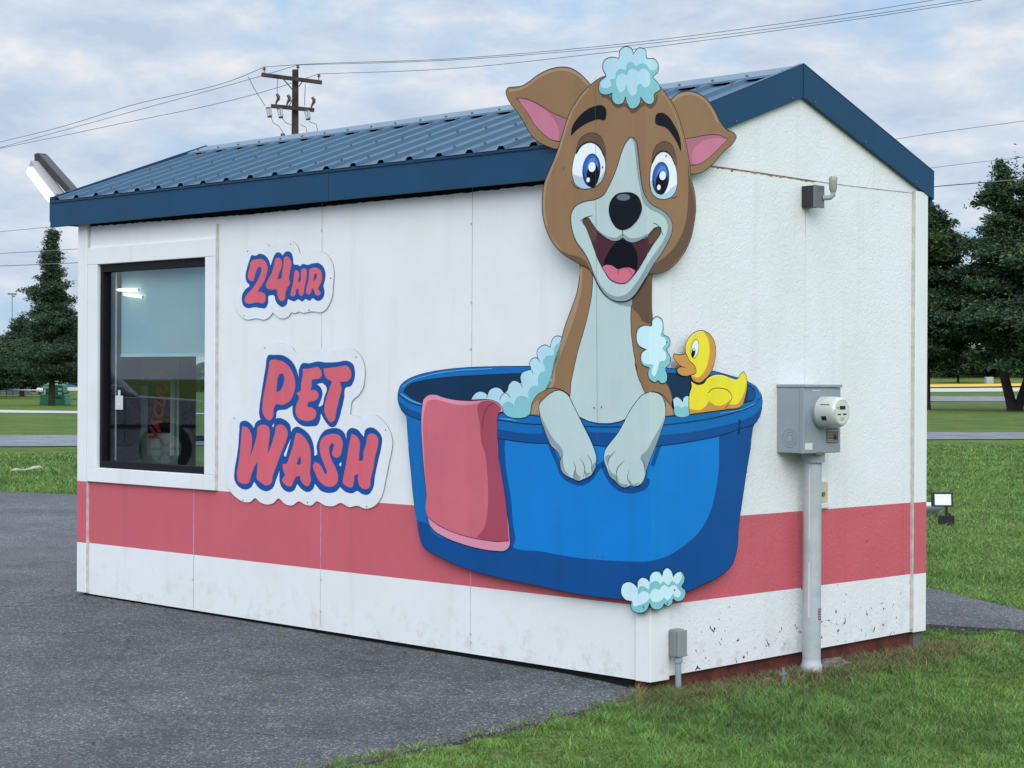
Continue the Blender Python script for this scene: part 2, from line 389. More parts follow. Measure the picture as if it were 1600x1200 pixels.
# seams between the 4 ft panels with their fixings
def seam(lo, hi, m=M_CHAN): g = MB(); g.box(lo, hi, m); return g.build('panel_seam', hut)
M_SEAM = mat('seam_grey', (.42, .42, .41), .8, noise=.35, nscale=15)  # mottled grey for the panel joints
seam((-3.6625, .0165, .036), (-3.6585, .0185, .76), M_SEAM)
for x in (-2.457, -1.241): seam((x-.0011, .0165, .03), (x+.0011, .0185, 2.45), M_SEAM)
seam((-.0205, 1.249, 2.19), (-.0185, 1.2515, 2.36), M_SEAM); seam((-.0205, 1.2493, 1.42), (-.0188, 1.2512, 2.19), mat('faint_seam', (.60, .61, .60), .7))
M_RUST = mat('rusty_seam', (.26, .17, .11), .9, .1, noise=.5, nscale=25)
def eave_gap_shade():  # flat dark strip on the wall face, painting the shade of the gap under the fascia
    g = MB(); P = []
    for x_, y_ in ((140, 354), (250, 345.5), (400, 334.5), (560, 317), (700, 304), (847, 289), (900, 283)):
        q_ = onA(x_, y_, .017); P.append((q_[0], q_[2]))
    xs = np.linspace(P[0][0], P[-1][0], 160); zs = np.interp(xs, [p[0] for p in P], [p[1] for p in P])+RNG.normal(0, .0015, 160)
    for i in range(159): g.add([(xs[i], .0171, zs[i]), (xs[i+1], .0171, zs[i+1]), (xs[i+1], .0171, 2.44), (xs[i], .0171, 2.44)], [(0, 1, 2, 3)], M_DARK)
    g.keep = True; g.build('eave_gap_shade', hut)
eave_gap_shade()
def nail(p, n_):
    g = MB(); p = Vector(p); g.tube([p, p+Vector(n_)*.004], .006, M_CHAN, 8); g.build('nail_head', hut)
for x_, y_ in ((503, 360), (503.5, 445), (737, 349), (737, 472), (736, 545), (502, 905), (501, 955), (735.5, 990), (736, 1003), (301, 905)): nail(onA(x_, y_, .0175), (0, -1, 0))
def hseam():
    g = MB()
    ys = np.linspace(.35, 2.25, 120); zc = 2.487+.004*np.sin(ys*3)
    for i in range(len(ys)-1):
        rusty = ys[i] < 1.33; th = (.003+abs(RNG.normal(0, .0035))) if rusty else .0022
        g.box((-.0208, ys[i], zc[i]-th), (-.018, ys[i+1], zc[i]+.002), M_RUST if rusty else M_SEAM)
    g.build('panel_seam', hut)
hseam()
# foundation sill
g = MB(); g.box((-.11, .02, -.17), (-.045, W-.03, .05), M_SILL); g.build('foundation_sill', hut)
g = MB(); g.box((-4.88, .03, -.12), (-.11, .08, .05), M_DARK); g.build('foundation_sill', hut)
g = MB(); g.box((-.11, W-.10, -.17), (-.02, W-.005, .035), mat('block', (.12, .11, .10), .9, noise=.3)); g.build('corner_block', hut)
# window: surround boards, black frame, pane, sill
win = MB(); win.box((WX0, .020, WZ0), (WX0+.035, .08, WZ1), M_BLACK); win.box((WX1-.02, .020, WZ0), (WX1, .08, WZ1), M_BLACK)
win.box((WX0, .0201, WZ0), (WX1, .079, WZ0+.045), M_BLACK); win.box((WX0, .0201, WZ1-.05), (WX1, .079, WZ1), M_BLACK)
winf = win.build('window', hut, bevel=.002)
g = MB(); g.box((WX0+.036, .078, WZ0+.05), (WX0+.112, .26, WZ1-.05), M_BLACK); g.box((WX0+.100, .070, WZ0+.05), (WX0+.105, .0779, WZ1-.05), M_CHAN); g.build('window_mullion', winf)
M_GLASS = bpy.data.materials.new('window_glass'); M_GLASS.use_nodes = True
t = M_GLASS.node_tree; t.nodes.clear()
o_ = N(t, 'ShaderNodeOutputMaterial'); tr = N(t, 'ShaderNodeBsdfTransparent'); tr.inputs[0].default_value = (.86, .93, .93, 1)
gl = N(t, 'ShaderNodeBsdfGlossy', Roughness=.01); lw = N(t, 'ShaderNodeLayerWeight', Blend=.5); fr = N(t, 'ShaderNodeMath', operation='POWER'); fr.inputs[1].default_value = 4.0; t.links.new(lw.outputs['Facing'], fr.inputs[0]); fa = N(t, 'ShaderNodeMath', operation='MULTIPLY_ADD'); fa.inputs[1].default_value = .9; fa.inputs[2].default_value = .075; t.links.new(fr.outputs[0], fa.inputs[0]); mx = N(t, 'ShaderNodeMixShader')
t.links.new(fa.outputs[0], mx.inputs[0]); t.links.new(tr.outputs[0], mx.inputs[1]); t.links.new(gl.outputs[0], mx.inputs[2]); t.links.new(mx.outputs[0], o_.inputs[0])
g = MB(); g.box((WX0+.034, .050, WZ0+.044), (WX1-.019, .056, WZ1-.049), M_GLASS); g.build('pane', winf)
def board(lo, hi, b=.003): g = MB(); g.box(lo, hi, M_SMOOTH); g.build('window_surround', winf, bevel=b)
board((-4.802, -.004, WZ0-.0), (WX0, .0175, WZ1+.0)); board((WX1, -.004, WZ0), (-3.43, .0175, WZ1))
board((-4.802, -.005, .760), (-3.43, .0175, WZ0-.0005)); board((-4.802, -.005, WZ1+.0005), (-3.43, .0175, 2.275))
g = MB(); g.box((-3.43, .002, .76), (-3.419, .0175, 2.36), M_CHAN); g.build('channel', hut)
# blind, drawn half way down
M_BLIND = mat('blind_fabric', (.42, .54, .58), .9, .1, noise=.05, nscale=3, bump=.15, bscale=400)
g = MB(); g.box((WX0+.115, .105, 1.587), (WX1+.25, .108, WZ1+.0), M_BLIND); g.box((WX0+.115, .1, 1.568), (WX1+.25, .113, 1.5868), mat('blind_bar', (.6, .7, .72), .5)); g.build('roller_blind', winf)
# end glazing
g = MB()
for lo, hi in (((-4.895, .82, .12), (-4.84, .86, 2.1)), ((-4.895, 1.71, .12), (-4.84, 1.75, 2.1)), ((-4.895, .86, 1.0), (-4.84, 1.71, 1.04))): g.box(lo, hi, M_BLACK)
ew = g.build('window', hut); g = MB(); g.box((-4.87, .86, .12), (-4.865, 1.71, 1.0), M_GLASS); g.box((-4.87, .86, 1.04), (-4.865, 1.71, 2.1), M_GLASS); g.build('pane', ew)

# roof -------------------------------------------------------------
def roof():
    g = MB(); pitch = .2286; prof = []          # across the length
    x = XL+.01; k = 0
    while x < XR-.02:
        for dx, dz in ((0, 0), (.052, 0), (.068, .019), (.098, .019), (.114, 0), (.166, 0)):
            if x+dx < XR-.01: prof.append((x+dx, dz))
        x += pitch
    prof.append((XR-.008, 0))
    for side in (0, 1):
        rows = [(-OV-.006, 0), (W/2-.002, 1)] if side == 0 else [(W+OV+.006, 0), (W/2+.002, 1)]
        vs = []
        nr = 9
        for r in range(nr):
            tt = r/(nr-1); y = rows[0][0]+(rows[1][0]-rows[0][0])*tt
            dist = abs(y-W/2); z = HR-SL*dist-.012
            for (px, dz) in prof: vs.append((px, y, z+dz))
        n = len(prof); fs = [(r*n+i, r*n+i+1, (r+1)*n+i+1, (r+1)*n+i) for r in range(nr-1) for i in range(n-1)]
        g.add(vs, fs, M_ROOF)
        # underside
        zb = .016
        g.add([(q[0], q[1], q[2]-zb-0.0) for q in ((prof[0][0], rows[0][0], HR-SL*abs(rows[0][0]-W/2)-.012), (prof[-1][0], rows[0][0], HR-SL*abs(rows[0][0]-W/2)-.012), (prof[-1][0], W/2, HR-.012), (prof[0][0], W/2, HR-.012))], [(0, 1, 2, 3)], M_DARK)
    g.keep = True
    # screws in rows on the ribs, as seen on each rib
    for side, ss in ((0, 1), (1, -1)):
        s = g
        for row, yy in enumerate((.04, .50, .93)):
            y = yy if side == 0 else W-yy
            x = XL+.01+.083
            while x < XR-.05:
                z = HR-SL*abs(y-W/2)-.012+.019
                s.box((x-.005, y-.005, z-.002), (x+.005, y+.005, z+.009), M_SCREW); x += pitch
    r = g.build('roof', hut)
    # ridge cap
    c = MB(); a = .165; z = HR+.012; t_ = .004
    pr = [(W/2-a, z-SL*a), (W/2-a-.004, z-SL*a-.012), (W/2-a+.004, z-SL*a-.010), (W/2, z-t_), (W/2+a-.004, z-SL*a-.010), (W/2+a+.004, z-SL*a-.012), (W/2+a, z-SL*a), (W/2, z+.003)]
    c.prism(pr, lambda p, t: (t, p[0], p[1]), XL-.01, XR-.004, mat('ridge_metal', (.085, .145, .21), .5, .35, noise=.06))
    for sgn in (-1, 1):
        x = XL+.093
        while x < XR-.03:
            y = W/2+sgn*(a-.03); zz = z-SL*(a-.03); c.box((x-.005, y-.005, zz-.002), (x+.005, y+.005, zz+.009), M_SCREW); x += pitch
    c.build('ridge_cap', r)
    return r
roof()
def fascia():
    g = MB(); g.box((XL+.004, -OV, 2.424), (XR-.022, -OV+.02, HE-.012), M_BLUEMETAL); g.box((-2.302, -OV-.0008, 2.425), (-2.299, -OV+.001, HE-.013), M_DARK)
    g.build('fascia', hut, bevel=.002)
    g = MB(); g.box((XL+.004, W+OV-.02, 2.424), (XR-.022, W+OV, HE-.012), M_BLUEMETAL); g.build('fascia', hut)
    g = MB(); g.box((XL+.03, -OV+.021, 2.44), (XR-.03, .0, 2.455), M_DARK); g.box((XL+.03, W, 2.44), (XR-.03, W+OV-.021, 2.455), M_DARK)
    g.box((-5.14, 0, 2.44), (-4.925, W, 2.455), M_DARK); g.build('soffit', hut)
    for x0, x1 in ((XR-.02, XR), (XL-.006, XL+.003)):
        for s_ in (0, 1):
            dp = .155; y0, y1 = (-OV, W/2) if s_ == 0 else (W+.052, W/2)
            pr = [(y0, HE+.006), (y1, HR+.018), (y1, HR-dp), (y0, HE-dp+.004)]
            g = MB(); g.prism(pr, lambda p, t: (t, p[0], p[1]), x0, x1, M_BLUEMETAL)
            # turned flange on top
            pf = [(y0, HE+.0065), (y1, HR+.0185), (y1, HR+.022), (y0, HE+.010)]
            g.prism(pf, lambda p, t: (t, p[0], p[1]), x0-.012, x1+.002, M_BLUEMETAL)
            for q in ([.15, .55, .92] if x1 == XR else []):
                yy = y0+(y1-y0)*q; zz = HE+(HR-HE)*q-dp+.022; g.box((x1-.001, yy-.006, zz-.006), (x1+.004, yy+.006, zz+.006), M_SCREW)
            g.build('rake_trim', hut, bevel=.0015)
    g = MB(); g.box((XR+.0005, W/2-.004, HR-.15), (XR+.003, W/2+.004, HR+.021), M_BLUEMETAL); g.build('rake_joint', hut)
fascia()
for (x, y) in ((1120, 262),): pass

# ------------------------------------------------------------------ things inside the hut
def PB(x, y, x0): q = onB(x, y, x0); return (float(q[1]), float(q[2]))
xc = -4.72
cab = thing('wash_cabinet', 'stainless steel wash cabinet seen through the window, red letters on its black panel', 'cabinet')
y0, z1 = PB(183, 592, xc); y1, z0 = PB(280, 712, xc)
g = MB(); g.box((xc-.1, y0, .05), (xc, y1, z1), mat('satin_steel', (.46, .47, .46), .45, .5, metal=.35, noise=.12, nscale=4)); g.box((xc+.0005, y0+.005, z1-.012), (xc+.012, y1-.005, z1-.002), M_WHITE); g.build('cabinet_body', cab, bevel=.004)
def pane2(name, a, b_, m, d=.004, par=cab):
    ya, za = PB(a[0], a[1], xc); yb, zb = PB(b_[0], b_[1], xc)
    g = MB(); g.box((xc+.0001, min(ya, yb), min(za, zb)), (xc+d, max(ya, yb), max(za, zb)), m); return g.build(name, par)
pane2('letter_panel', (231, 592), (265, 676), M_BLACK)
pane2('side_strip', (266, 592), (271, 712), M_WHITE, .01); pane2('side_strip', (277.5, 592), (279.5, 712), M_WHITE, .01)
pane2('grille', (183, 593), (229, 602), M_BLACK); pane2('instruction_plate', (210, 691), (219, 714), mat('yellow_plate', (.5, .48, .1), .5))
pane2('coin_panel', (231, 679), (249, 712), mat('bright_steel', (.7, .7, .66), .4, metal=.5))
tx = bpy.data.curves.new('lettering', 'FONT'); tx.body = 'VACUUM'; tx.size = .118; tx.extrude = .001; tx.offset = .005; tx.shear = .3; tx.align_x = 'CENTER'; tx.align_y = 'CENTER'
M_RED = mat('red_letter', (.60, .035, .05), .5); to = bpy.data.objects.new('lettering', tx)
COL.objects.link(to); bpy.context.view_layer.update()
me = bpy.data.meshes.new_from_object(to.evaluated_get(bpy.context.evaluated_depsgraph_get())); bpy.data.objects.remove(to)
lo = bpy.data.objects.new('lettering', me); COL.objects.link(lo); me.materials.append(M_RED)
yc, zc = PB(249, 634, xc)
R0 = Matrix(((0, 0, 1), (1, 0, 0), (0, 1, 0))).to_4x4()
lo.matrix_world = Matrix.Translation((xc+.006, yc, zc)) @ R0 @ Matrix.Rotation(rad(79), 4, 'Z'); lo.parent = cab
g = MB(); ya, za = PB(281.5, 545, -4.7); yb, zb = PB(303, 735, -4.7); g.box((-4.72, ya, .05), (-4.68, yb, 2.3), mat('dark_curtain', (.012, .018, .022), .9, noise=.3))
tag(g.build('partition_curtain'), 'black hanging curtain behind the window beside the steel cabinet', 'curtain')
g = MB(); g.box((-4.8295, .1, z1+.01), (-4.80, .80, 2.4), mat('beige_lining', (.42, .41, .33), .7)); g.build('wall_lining', hut)
# sticker on the pane
a = onA(180.5, 618, .049); b_ = onA(192, 640, .049)
g = MB(); g.box((a[0], .0475, b_[2]), (b_[0], .0495, a[2]), mat('pale_sticker', (.55, .6, .62), .5)); g.box((a[0]+.018, .0465, b_[2]+.03), (b_[0]-.03, .0474, a[2]-.05), M_WHITE)
g.box((a[0]+.03, .0478, a[2]+.0005), (a[0]+.055, .0492, a[2]+.035), mat('pale_sticker', None)); tag(g.build('window_sticker'), 'small pale notice stuck to the window glass low at its left', 'sticker')
# two glowing tubes added behind the glass, standing for lamps reflected in it
M_REFL_GLOW = mat('reflection_glow', (.9, .9, .85), .4, emit=((1, .93, .75), 2.2))
M_LAMP2 = mat('lit_lens', (.9, .9, .85), .4, emit=((1, .80, .46), 1.1))
for (p, q, lab) in (((183, 453), (216, 453), 'upper glowing white tube added in front of the blind to stand for a lamp reflected in the window'), ((194, 460), (223, 464), 'lower slanting glowing tube added below the other to stand for a lamp reflected in the window')):
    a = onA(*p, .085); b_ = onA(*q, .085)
    L = thing('reflection_tube', lab, 'lamp', 'tubes standing for window reflections', tuple(a))
    g = MB(); g.tube([(0, 0, 0), tuple(b_-a)], .0085, M_REFL_GLOW, 12); g.build('tube', L)
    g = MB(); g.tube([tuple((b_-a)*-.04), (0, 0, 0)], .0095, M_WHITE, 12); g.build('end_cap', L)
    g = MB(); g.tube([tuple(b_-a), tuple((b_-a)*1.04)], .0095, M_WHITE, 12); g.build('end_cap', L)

# ------------------------------------------------------------------ cut-out signs
SB = 0.030; SA0, SA1 = 0.013, 0.0295          # fold line x, and how far the board stands off the long wall, growing upwards
def fold3(u, v, d):
    yf = -(SA0+SA1*v)
    return (SB+d+u, yf-d, v) if u <= 0 else (SB+d, yf-d+u, v)
_nA = np.array([0, 1.0, SA1])
def uv(x, y):
    dr = ray(x, y); t_ = -(CY+SA0+SA1*CZ)/(dr[1]+SA1*dr[2]); p = CAM+dr*t_
    if p[0] <= SB: return (p[0]-SB, p[2])
    p = CAM+dr*((SB-CX)/dr[0]); return (p[1]+SA0+SA1*p[2], p[2])
FLATY = 0.011
def flat3(u, v, d): return (u, FLATY-d, v)
def uvf(x, y): p = onA(x, y, FLATY); return (p[0], p[2])
def T(x0, y0, s, pts): return [(x0+a/s, y0+b/s) for a, b in pts]
R1 = lambda *p: T(780, 60, 4, p); R2 = lambda *p: T(780, 300, 4, p); R3 = lambda *p: T(780, 540, 3.4783, p)
R4 = lambda *p: T(600, 500, 5.3333, p); R5 = lambda *p: T(600, 700, 5.3333, p); R6 = lambda *p: T(900, 820, 4, p)
L1 = lambda *p: T(360, 370, 8, p); L2 = lambda *p: T(350, 530, 5.7143, p); L3 = lambda *p: T(350, 620, 5.7143, p)
def crom(P, closed=True, n=5, corners=()):
    """centripetal-ish Catmull-Rom through the traced points; sharp turns stay sharp"""
    P = [np.array(p, float) for p in P]; N_ = len(P); outp = []
    def tang(i):
        a, b_, c = P[(i-1) % N_], P[i], P[(i+1) % N_]
        if not closed and i in (0, N_-1): return None
        d1, d2 = b_-a, c-b_; l1, l2 = np.linalg.norm(d1), np.linalg.norm(d2)
        if l1 < 1e-9 or l2 < 1e-9: return None
        if np.dot(d1, d2)/(l1*l2) < 0.05: return None
        return (d1/l1*l2+d2/l2*l1)/(l1+l2)
    TG = [tang(i) for i in range(N_)]
    for i in range(N_ if closed else N_-1):
        a, b_ = P[i], P[(i+1) % N_]; L = np.linalg.norm(b_-a)
        ta = TG[i]; tb = TG[(i+1) % N_]
        ch = (b_-a)/(L+1e-12)
        ta = ch if ta is None else ta; tb = ch if tb is None else tb
        for k in range(n):
            s_ = k/n; h00 = 2*s_**3-3*s_**2+1; h10 = s_**3-2*s_**2+s_; h01 = -2*s_**3+3*s_**2; h11 = s_**3-s_**2
            outp.append(a*h00+ta*L*h10+b_*h01+tb*L*h11)
    if not closed: outp.append(P[-1])
    return outp
def ell(cx, cy, rx, ry, rot=0, n=20):
    c, s = math.cos(rad(rot)), math.sin(rad(rot))
    return [(cx+rx*math.cos(2*math.pi*k/n)*c-ry*math.sin(2*math.pi*k/n)*s, cy+rx*math.cos(2*math.pi*k/n)*s+ry*math.sin(2*math.pi*k/n)*c) for k in range(n)]
LS = 0.00045
class Art(MB):
    def __init__(s, to3=fold3, touv=uv): super().__init__(); s.to3 = to3; s.touv = touv; s.keep = True
    def fill(s, px, m, lay, holes=(), rim=0.0, smooth=5, stroke=0, ink=None):
        d = lay*LS
        rings = [[s.touv(*p) for p in (crom(r, True, smooth) if smooth > 1 else r)] for r in (px, *holes)]
        V = []; E = []; Fc = []
        for r in rings: o = len(V); V += [Vector((float(a), float(b))) for a, b in r]; Fc.append(list(range(o, len(V))))
        if s.to3 is fold3:
            us = [v.x for v in V]; vs_ = [v.y for v in V]
            if min(us) < 0 < max(us):
                o = len(V); V += [Vector((0.0, min(vs_)-.1)), Vector((0.0, max(vs_)+.1))]; E.append((o, o+1))
        r = delaunay_2d_cdt(V, E, Fc, 1 if holes == () else 1, 1e-6)
        hol = [rings[i] for i in range(1, len(rings))]
        fs = []
        for f in r[2]:
            c = sum((r[0][i] for i in f), Vector((0, 0)))/len(f)
            if any(inpoly(c.x, c.y, h) for h in hol) or not inpoly(c.x, c.y, rings[0]): continue
            fs.append(tuple(f))
        # front faces must look outwards
        P3 = [s.to3(v.x, v.y, d) for v in r[0]]
        def orient(f):
            a, b_, c = [Vector((r[0][i].x, r[0][i].y)) for i in f[:3]]
            cr = (b_.x-a.x)*(c.y-a.y)-(b_.y-a.y)*(c.x-a.x); return f if cr > 0 else f[::-1]
        s.add(P3, [orient(f) for f in fs], m)
        if rim:
            ring = rings[0]; n = len(ring)
            vs = [s.to3(a, b, d) for a, b in ring]+[s.to3(a, b, -rim) for a, b in ring]
            s.add(vs, [(i, (i+1) % n, (i+1) % n+n, i+n) for i in range(n)], ink or M_EDGE)
            s.add([s.to3(v.x, v.y, -rim) for v in r[0]], [orient(f)[::-1] for f in fs], M_EDGE)
        if stroke: s.line(px, stroke, M_LINE, lay+.5, closed=True, smooth=smooth)
        return s
    def line(s, px, wpx, m, lay, closed=False, smooth=5, taper=False):
        q = crom(px, closed, smooth) if smooth > 1 else [np.array(p, float) for p in px]
        P = [np.array(s.touv(*p)) for p in q]
        # keep only separate points
        K = [P[0]]
        for p in P[1:]:
            if np.linalg.norm(p-K[-1]) > .0008: K.append(p)
        if closed and np.linalg.norm(K[0]-K[-1]) < .0008: K.pop()
        n = len(K); hw = wpx/330/2; Lf = []; Rt = []
        for i in range(n):
            a = K[(i-1) % n] if (closed or i > 0) else K[i]; c = K[(i+1) % n] if (closed or i < n-1) else K[i]
            t1 = (K[i]-a); t2 = (c-K[i]); l1, l2 = np.linalg.norm(t1), np.linalg.norm(t2)
            t1 = t1/l1 if l1 > 1e-9 else t2/max(l2, 1e-9); t2 = t2/l2 if l2 > 1e-9 else t1
            tt = t1+t2; L = np.linalg.norm(tt); tt = tt/L if L > 1e-6 else t1
            k = min(1/max(.45, abs(np.dot(tt, t1))), 2.0)
            nn = np.array([-tt[1], tt[0]])*hw*k
            if taper:
                q_ = i/(n-1); nn = nn*max(.15, math.sin(math.pi*min(1, q_*1.0)*.5+.25) if q_ < .5 else math.sin(math.pi*(1-q_)*.5+.25))
            Lf.append(K[i]+nn); Rt.append(K[i]-nn)
        d = lay*LS
        vs = [s.to3(*p, d) for p in Lf]+[s.to3(*p, d) for p in Rt]
        rng = range(n) if closed else range(n-1)
        s.add(vs, [(i, i+n, (i+1) % n+n, (i+1) % n) for i in rng], m)
        return s
    def screws(s, pts, lay, r=.0042):
        for p in pts:
            u, v = s.touv(*p); d = lay*LS
            c = [s.to3(u+r*math.cos(k*math.pi/4), v+r*math.sin(k*math.pi/4), d+.0015) for k in range(8)]
            c2 = [s.to3(u+r*math.cos(k*math.pi/4), v+r*math.sin(k*math.pi/4), d-.001) for k in range(8)]
            s.add(c+c2, [tuple(range(8))]+[(k+8, (k+1) % 8+8, (k+1) % 8, k) for k in range(8)], M_SCREW)
        return s
def ink(name, hexc, rough=.38):
    m = _ink(name, hexc, rough); t = m.node_tree; b = t.nodes['Principled BSDF']; l = b.inputs['Base Color'].links[0].from_socket
    tcn = N(t, 'ShaderNodeTexCoord'); mpn = N(t, 'ShaderNodeMapping'); mpn.inputs['Scale'].default_value = (14, 14, .45); t.links.new(tcn.outputs['Object'], mpn.inputs[0])
    st = N(t, 'ShaderNodeTexNoise', Scale=1.0, Detail=5.0, Roughness=.6); t.links.new(mpn.outputs[0], st.inputs['Vector'])
    c = mixc(t, 1.0, l, ramp(t, st.outputs['Fac'], [(0.32, (.94, .94, .935)), (0.48, (1, 1, 1)), (0.66, (1.02, 1.02, 1.02))]), 'MULTIPLY'); t.links.new(c, b.inputs['Base Color'])
    return m
def _ink(name, hexc, rough=.38):
    return mat('print_'+name, lin(hexc), rough, .28, noise=.06, nscale=3.0)
M_EDGE = mat('board_edge', (.25, .26, .27), .5); M_LINE = mat('print_line', (.006, .008, .014), .5, .2)
BR, BRL, BRD = ink('brown', '#937150'), ink('light_brown', '#A98A6C'), ink('dark_brown', '#674E3C')
PK, PKD = ink('ear_pink', '#C97890'), ink('ear_rose', '#AE6A80')
CRM, CRS = ink('cream', '#BDD0CF'), ink('cream_shade', '#8E9FA3')
FB, FT = ink('foam_blue', '#D0EEF6'), ink('foam_teal', '#86C4CC')
FBD = ink('foam_lilac', '#B9DCEA')
TB, TM, TD, TN = ink('tub_blue', '#097CCC'), ink('tub_mid', '#076AB2'), ink('tub_dark', '#054C8E'), ink('tub_navy', '#03304F')
TH = ink('tub_highlight', '#62B4E8')
WP, WPD, WPL = ink('towel_pink', '#CE6A78'), ink('towel_rose', '#A94A5E'), ink('towel_light', '#DF92A8')
YL, OR = ink('duck_yellow', '#F0E032'), ink('duck_orange', '#D2964C')
YLL = ink('duck_pale', '#F6EF8C')
NAVY, IRIS, IRISL = ink('eye_navy', '#1C2F66'), ink('iris_blue', '#2F5FB4'), ink('iris_light', '#4B82D0')
EW, EWS = ink('eye_white', '#EDF2FA'), ink('eye_shade', '#B2CEDC')
NOSE, NOSEH = mat('print_nose', (.002, .005, .010), .4, .2), ink('nose_grey', '#66727E')
MAR, MARD, TNG, TNGL = ink('mouth_maroon', '#4A2030'), mat('print_dark', (.002, .003, .006), .5, .15), ink('tongue', '#D37084'), ink('tongue_line', '#8A4257')
BROW = mat('print_brow', (.004, .007, .011), .5, .15); MBR = ink('lip_brown', '#5E4238')

sign = thing('pet_wash_mascot_sign', 'large cut-out sign folded round the hut corner, brown puppy in a blue bathtub', 'sign')
SW = 1.15   # outline width in photo pixels
# --- bathtub, back part
tub_out = R4((118,600),(135,550),(190,500),(280,460),(400,430),(550,408),(700,395),(900,388),(1220,385)) + [(870,572),(960,572)] + R2((1040,1100),(1110,1105)) + \
    R3((1170,140),(1260,165),(1350,195),(1400,230),(1425,270),(1427,340),(1415,385),(1385,428),(1365,560),(1345,680),(1320,850),(1300,1000)) + \
    R6((1010,120),(1000,180),(975,250),(900,320),(800,370),(690,420),(600,450)) + [(1015,936.5)] + R6((300,465),(0,430)) + \
    R5((1300,1150),(1050,1100),(800,1040),(600,970),(450,900),(330,825),(300,750),(275,600),(250,450),(225,200),(205,0)) + R4((185,800),(140,740),(118,680))
a = Art(); a.fill(tub_out, TM, 1, rim=.006, stroke=SW)
body_l = [(788.6,686.6),(856,694)] + R3((340,535),(520,545),(700,560),(860,548),(1050,522),(1195,492),(1190,700),(1170,820),(1140,920),(1080,1020),(1000,1090),(900,1150),(825,1168)) + R6((250,225),(0,205)) + R5((1300,860),(1072,822),(1070,600),(1055,400),(1020,200),(1005,0))
strip_l = R4((185,795),(300,832)) + R5((318,0),(335,250),(355,450),(365,630),(280,600),(265,420),(235,150),(207,0))
lower = R5((280,600),(365,630),(390,690),(600,780),(900,860),(1010,858),(1072,822),(1300,860)) + R6((0,205),(250,225),(470,228)) + R3((900,1150),(1000,1090),(1080,1020),(1140,920),(1170,820),(1190,700),(1195,490),(1290,470),(1382,432),(1363,560),(1343,680),(1318,850),(1298,1000)) + \
    R6((1008,120),(998,180),(973,250),(898,319),(798,369),(688,419),(598,449)) + [(1015,936)] + R6((300,464),(0,429)) + R5((1300,1149),(1050,1099),(800,1039),(600,969),(452,899),(332,824),(302,750))
shade = R5((955,0),(1005,0),(1020,200),(1055,400),(1070,600),(1072,822),(1010,858),(1040,830),(1045,720),(1020,500),(985,250)) + []
a.fill(lower, TD, 2); a.fill(body_l, TB, 3); a.fill(strip_l, TM, 3.2)
a.fill(R4((945,985),(1000,990)) + R5((1005,0),(1020,200),(1055,400),(1070,600),(1072,822),(1035,850),(1045,720),(1020,500),(985,250),(955,0)), TD, 3.6)
# printed outline shade round the paws
a.line(R3((240,440),(285,560),(320,640),(345,700),(400,738),(450,745),(500,715),(540,660),(560,645),(580,690),(620,750),(680,785),(740,785),(790,765),(820,690),(850,600),(885,500)), 9, TD, 4)
a.screws([(1041,866),(1049,866),(933,869),(941,870)], 4); a.line(R3((1300,398),(1310,412),(1303,430),(1312,450)), 3, M_LINE, 8, taper=True); a.line(R3((1296,440),(1304,462),(1300,485)), 3.2, M_LINE, 8, taper=True); a.screws(R3((1345,687),(1270,1162))+R4((138,604)), 4); tub = a.build('bathtub', sign)
a = Art()
inside = R4((162,598),(200,545),(300,510),(500,480),(800,460),(1150,445)) + [(870,582.5),(960,582)] + R2((1045,1132)) + R3((1150,165),(1250,180),(1330,202),(1385,240),(1392,262),(1385,290),(1320,312),(1200,345),(1050,372),(900,386),(700,394),(440,394)) + [(843,649),(780,645)] + R4((600,760),(318,690),(230,650))
a.fill(inside, TN, 4, stroke=SW)
a.fill(R3((1340,210),(1375,235),(1390,262),(1384,288),(1345,300),(1352,260)), TD, 4.8)
a.build('tub_inside', tub)
a = Art()
c1 = R4((120,620),(200,680),(315,716),(600,775),(940,831),(1310,868)) + R3((300,420),(450,437),(700,440),(900,430),(1050,412),(1200,385),(1320,350),(1400,310),(1426,270))
c2 = R4((124,680),(200,740),(310,782),(600,850),(945,912),(1340,945)) + R3((330,455),(480,470),(680,476),(880,487),(1050,470),(1200,440),(1320,408),(1400,368),(1426,330))
c3 = R4((145,742),(200,790),(300,832),(600,910),(955,987),(1370,1025)) + R3((340,520),(520,542),(700,556),(860,546),(1050,520),(1200,489),(1320,450),(1386,426),(1416,385))
a.fill(c2+c3[::-1], TD, 5)
a.line(c1, SW, M_LINE, 6); a.line(c3, SW, M_LINE, 6); a.line(c2, .6, TD, 6)
a.line(R4((135,612),(220,668),(314,704)), 2.0, TH, 5.5); a.line(R4((955,820),(1040,828),(1110,838)), 2.2, TH, 5.5, taper=True); a.line(R4((150,560),(220,510),(340,468),(600,422),(900,405)), 1.2, TH, 5)
a.line(R3((1380,205),(1412,245),(1415,290),(1350,335),(1200,368)), 1.0, TH, 5)
a.build('tub_rim', tub)
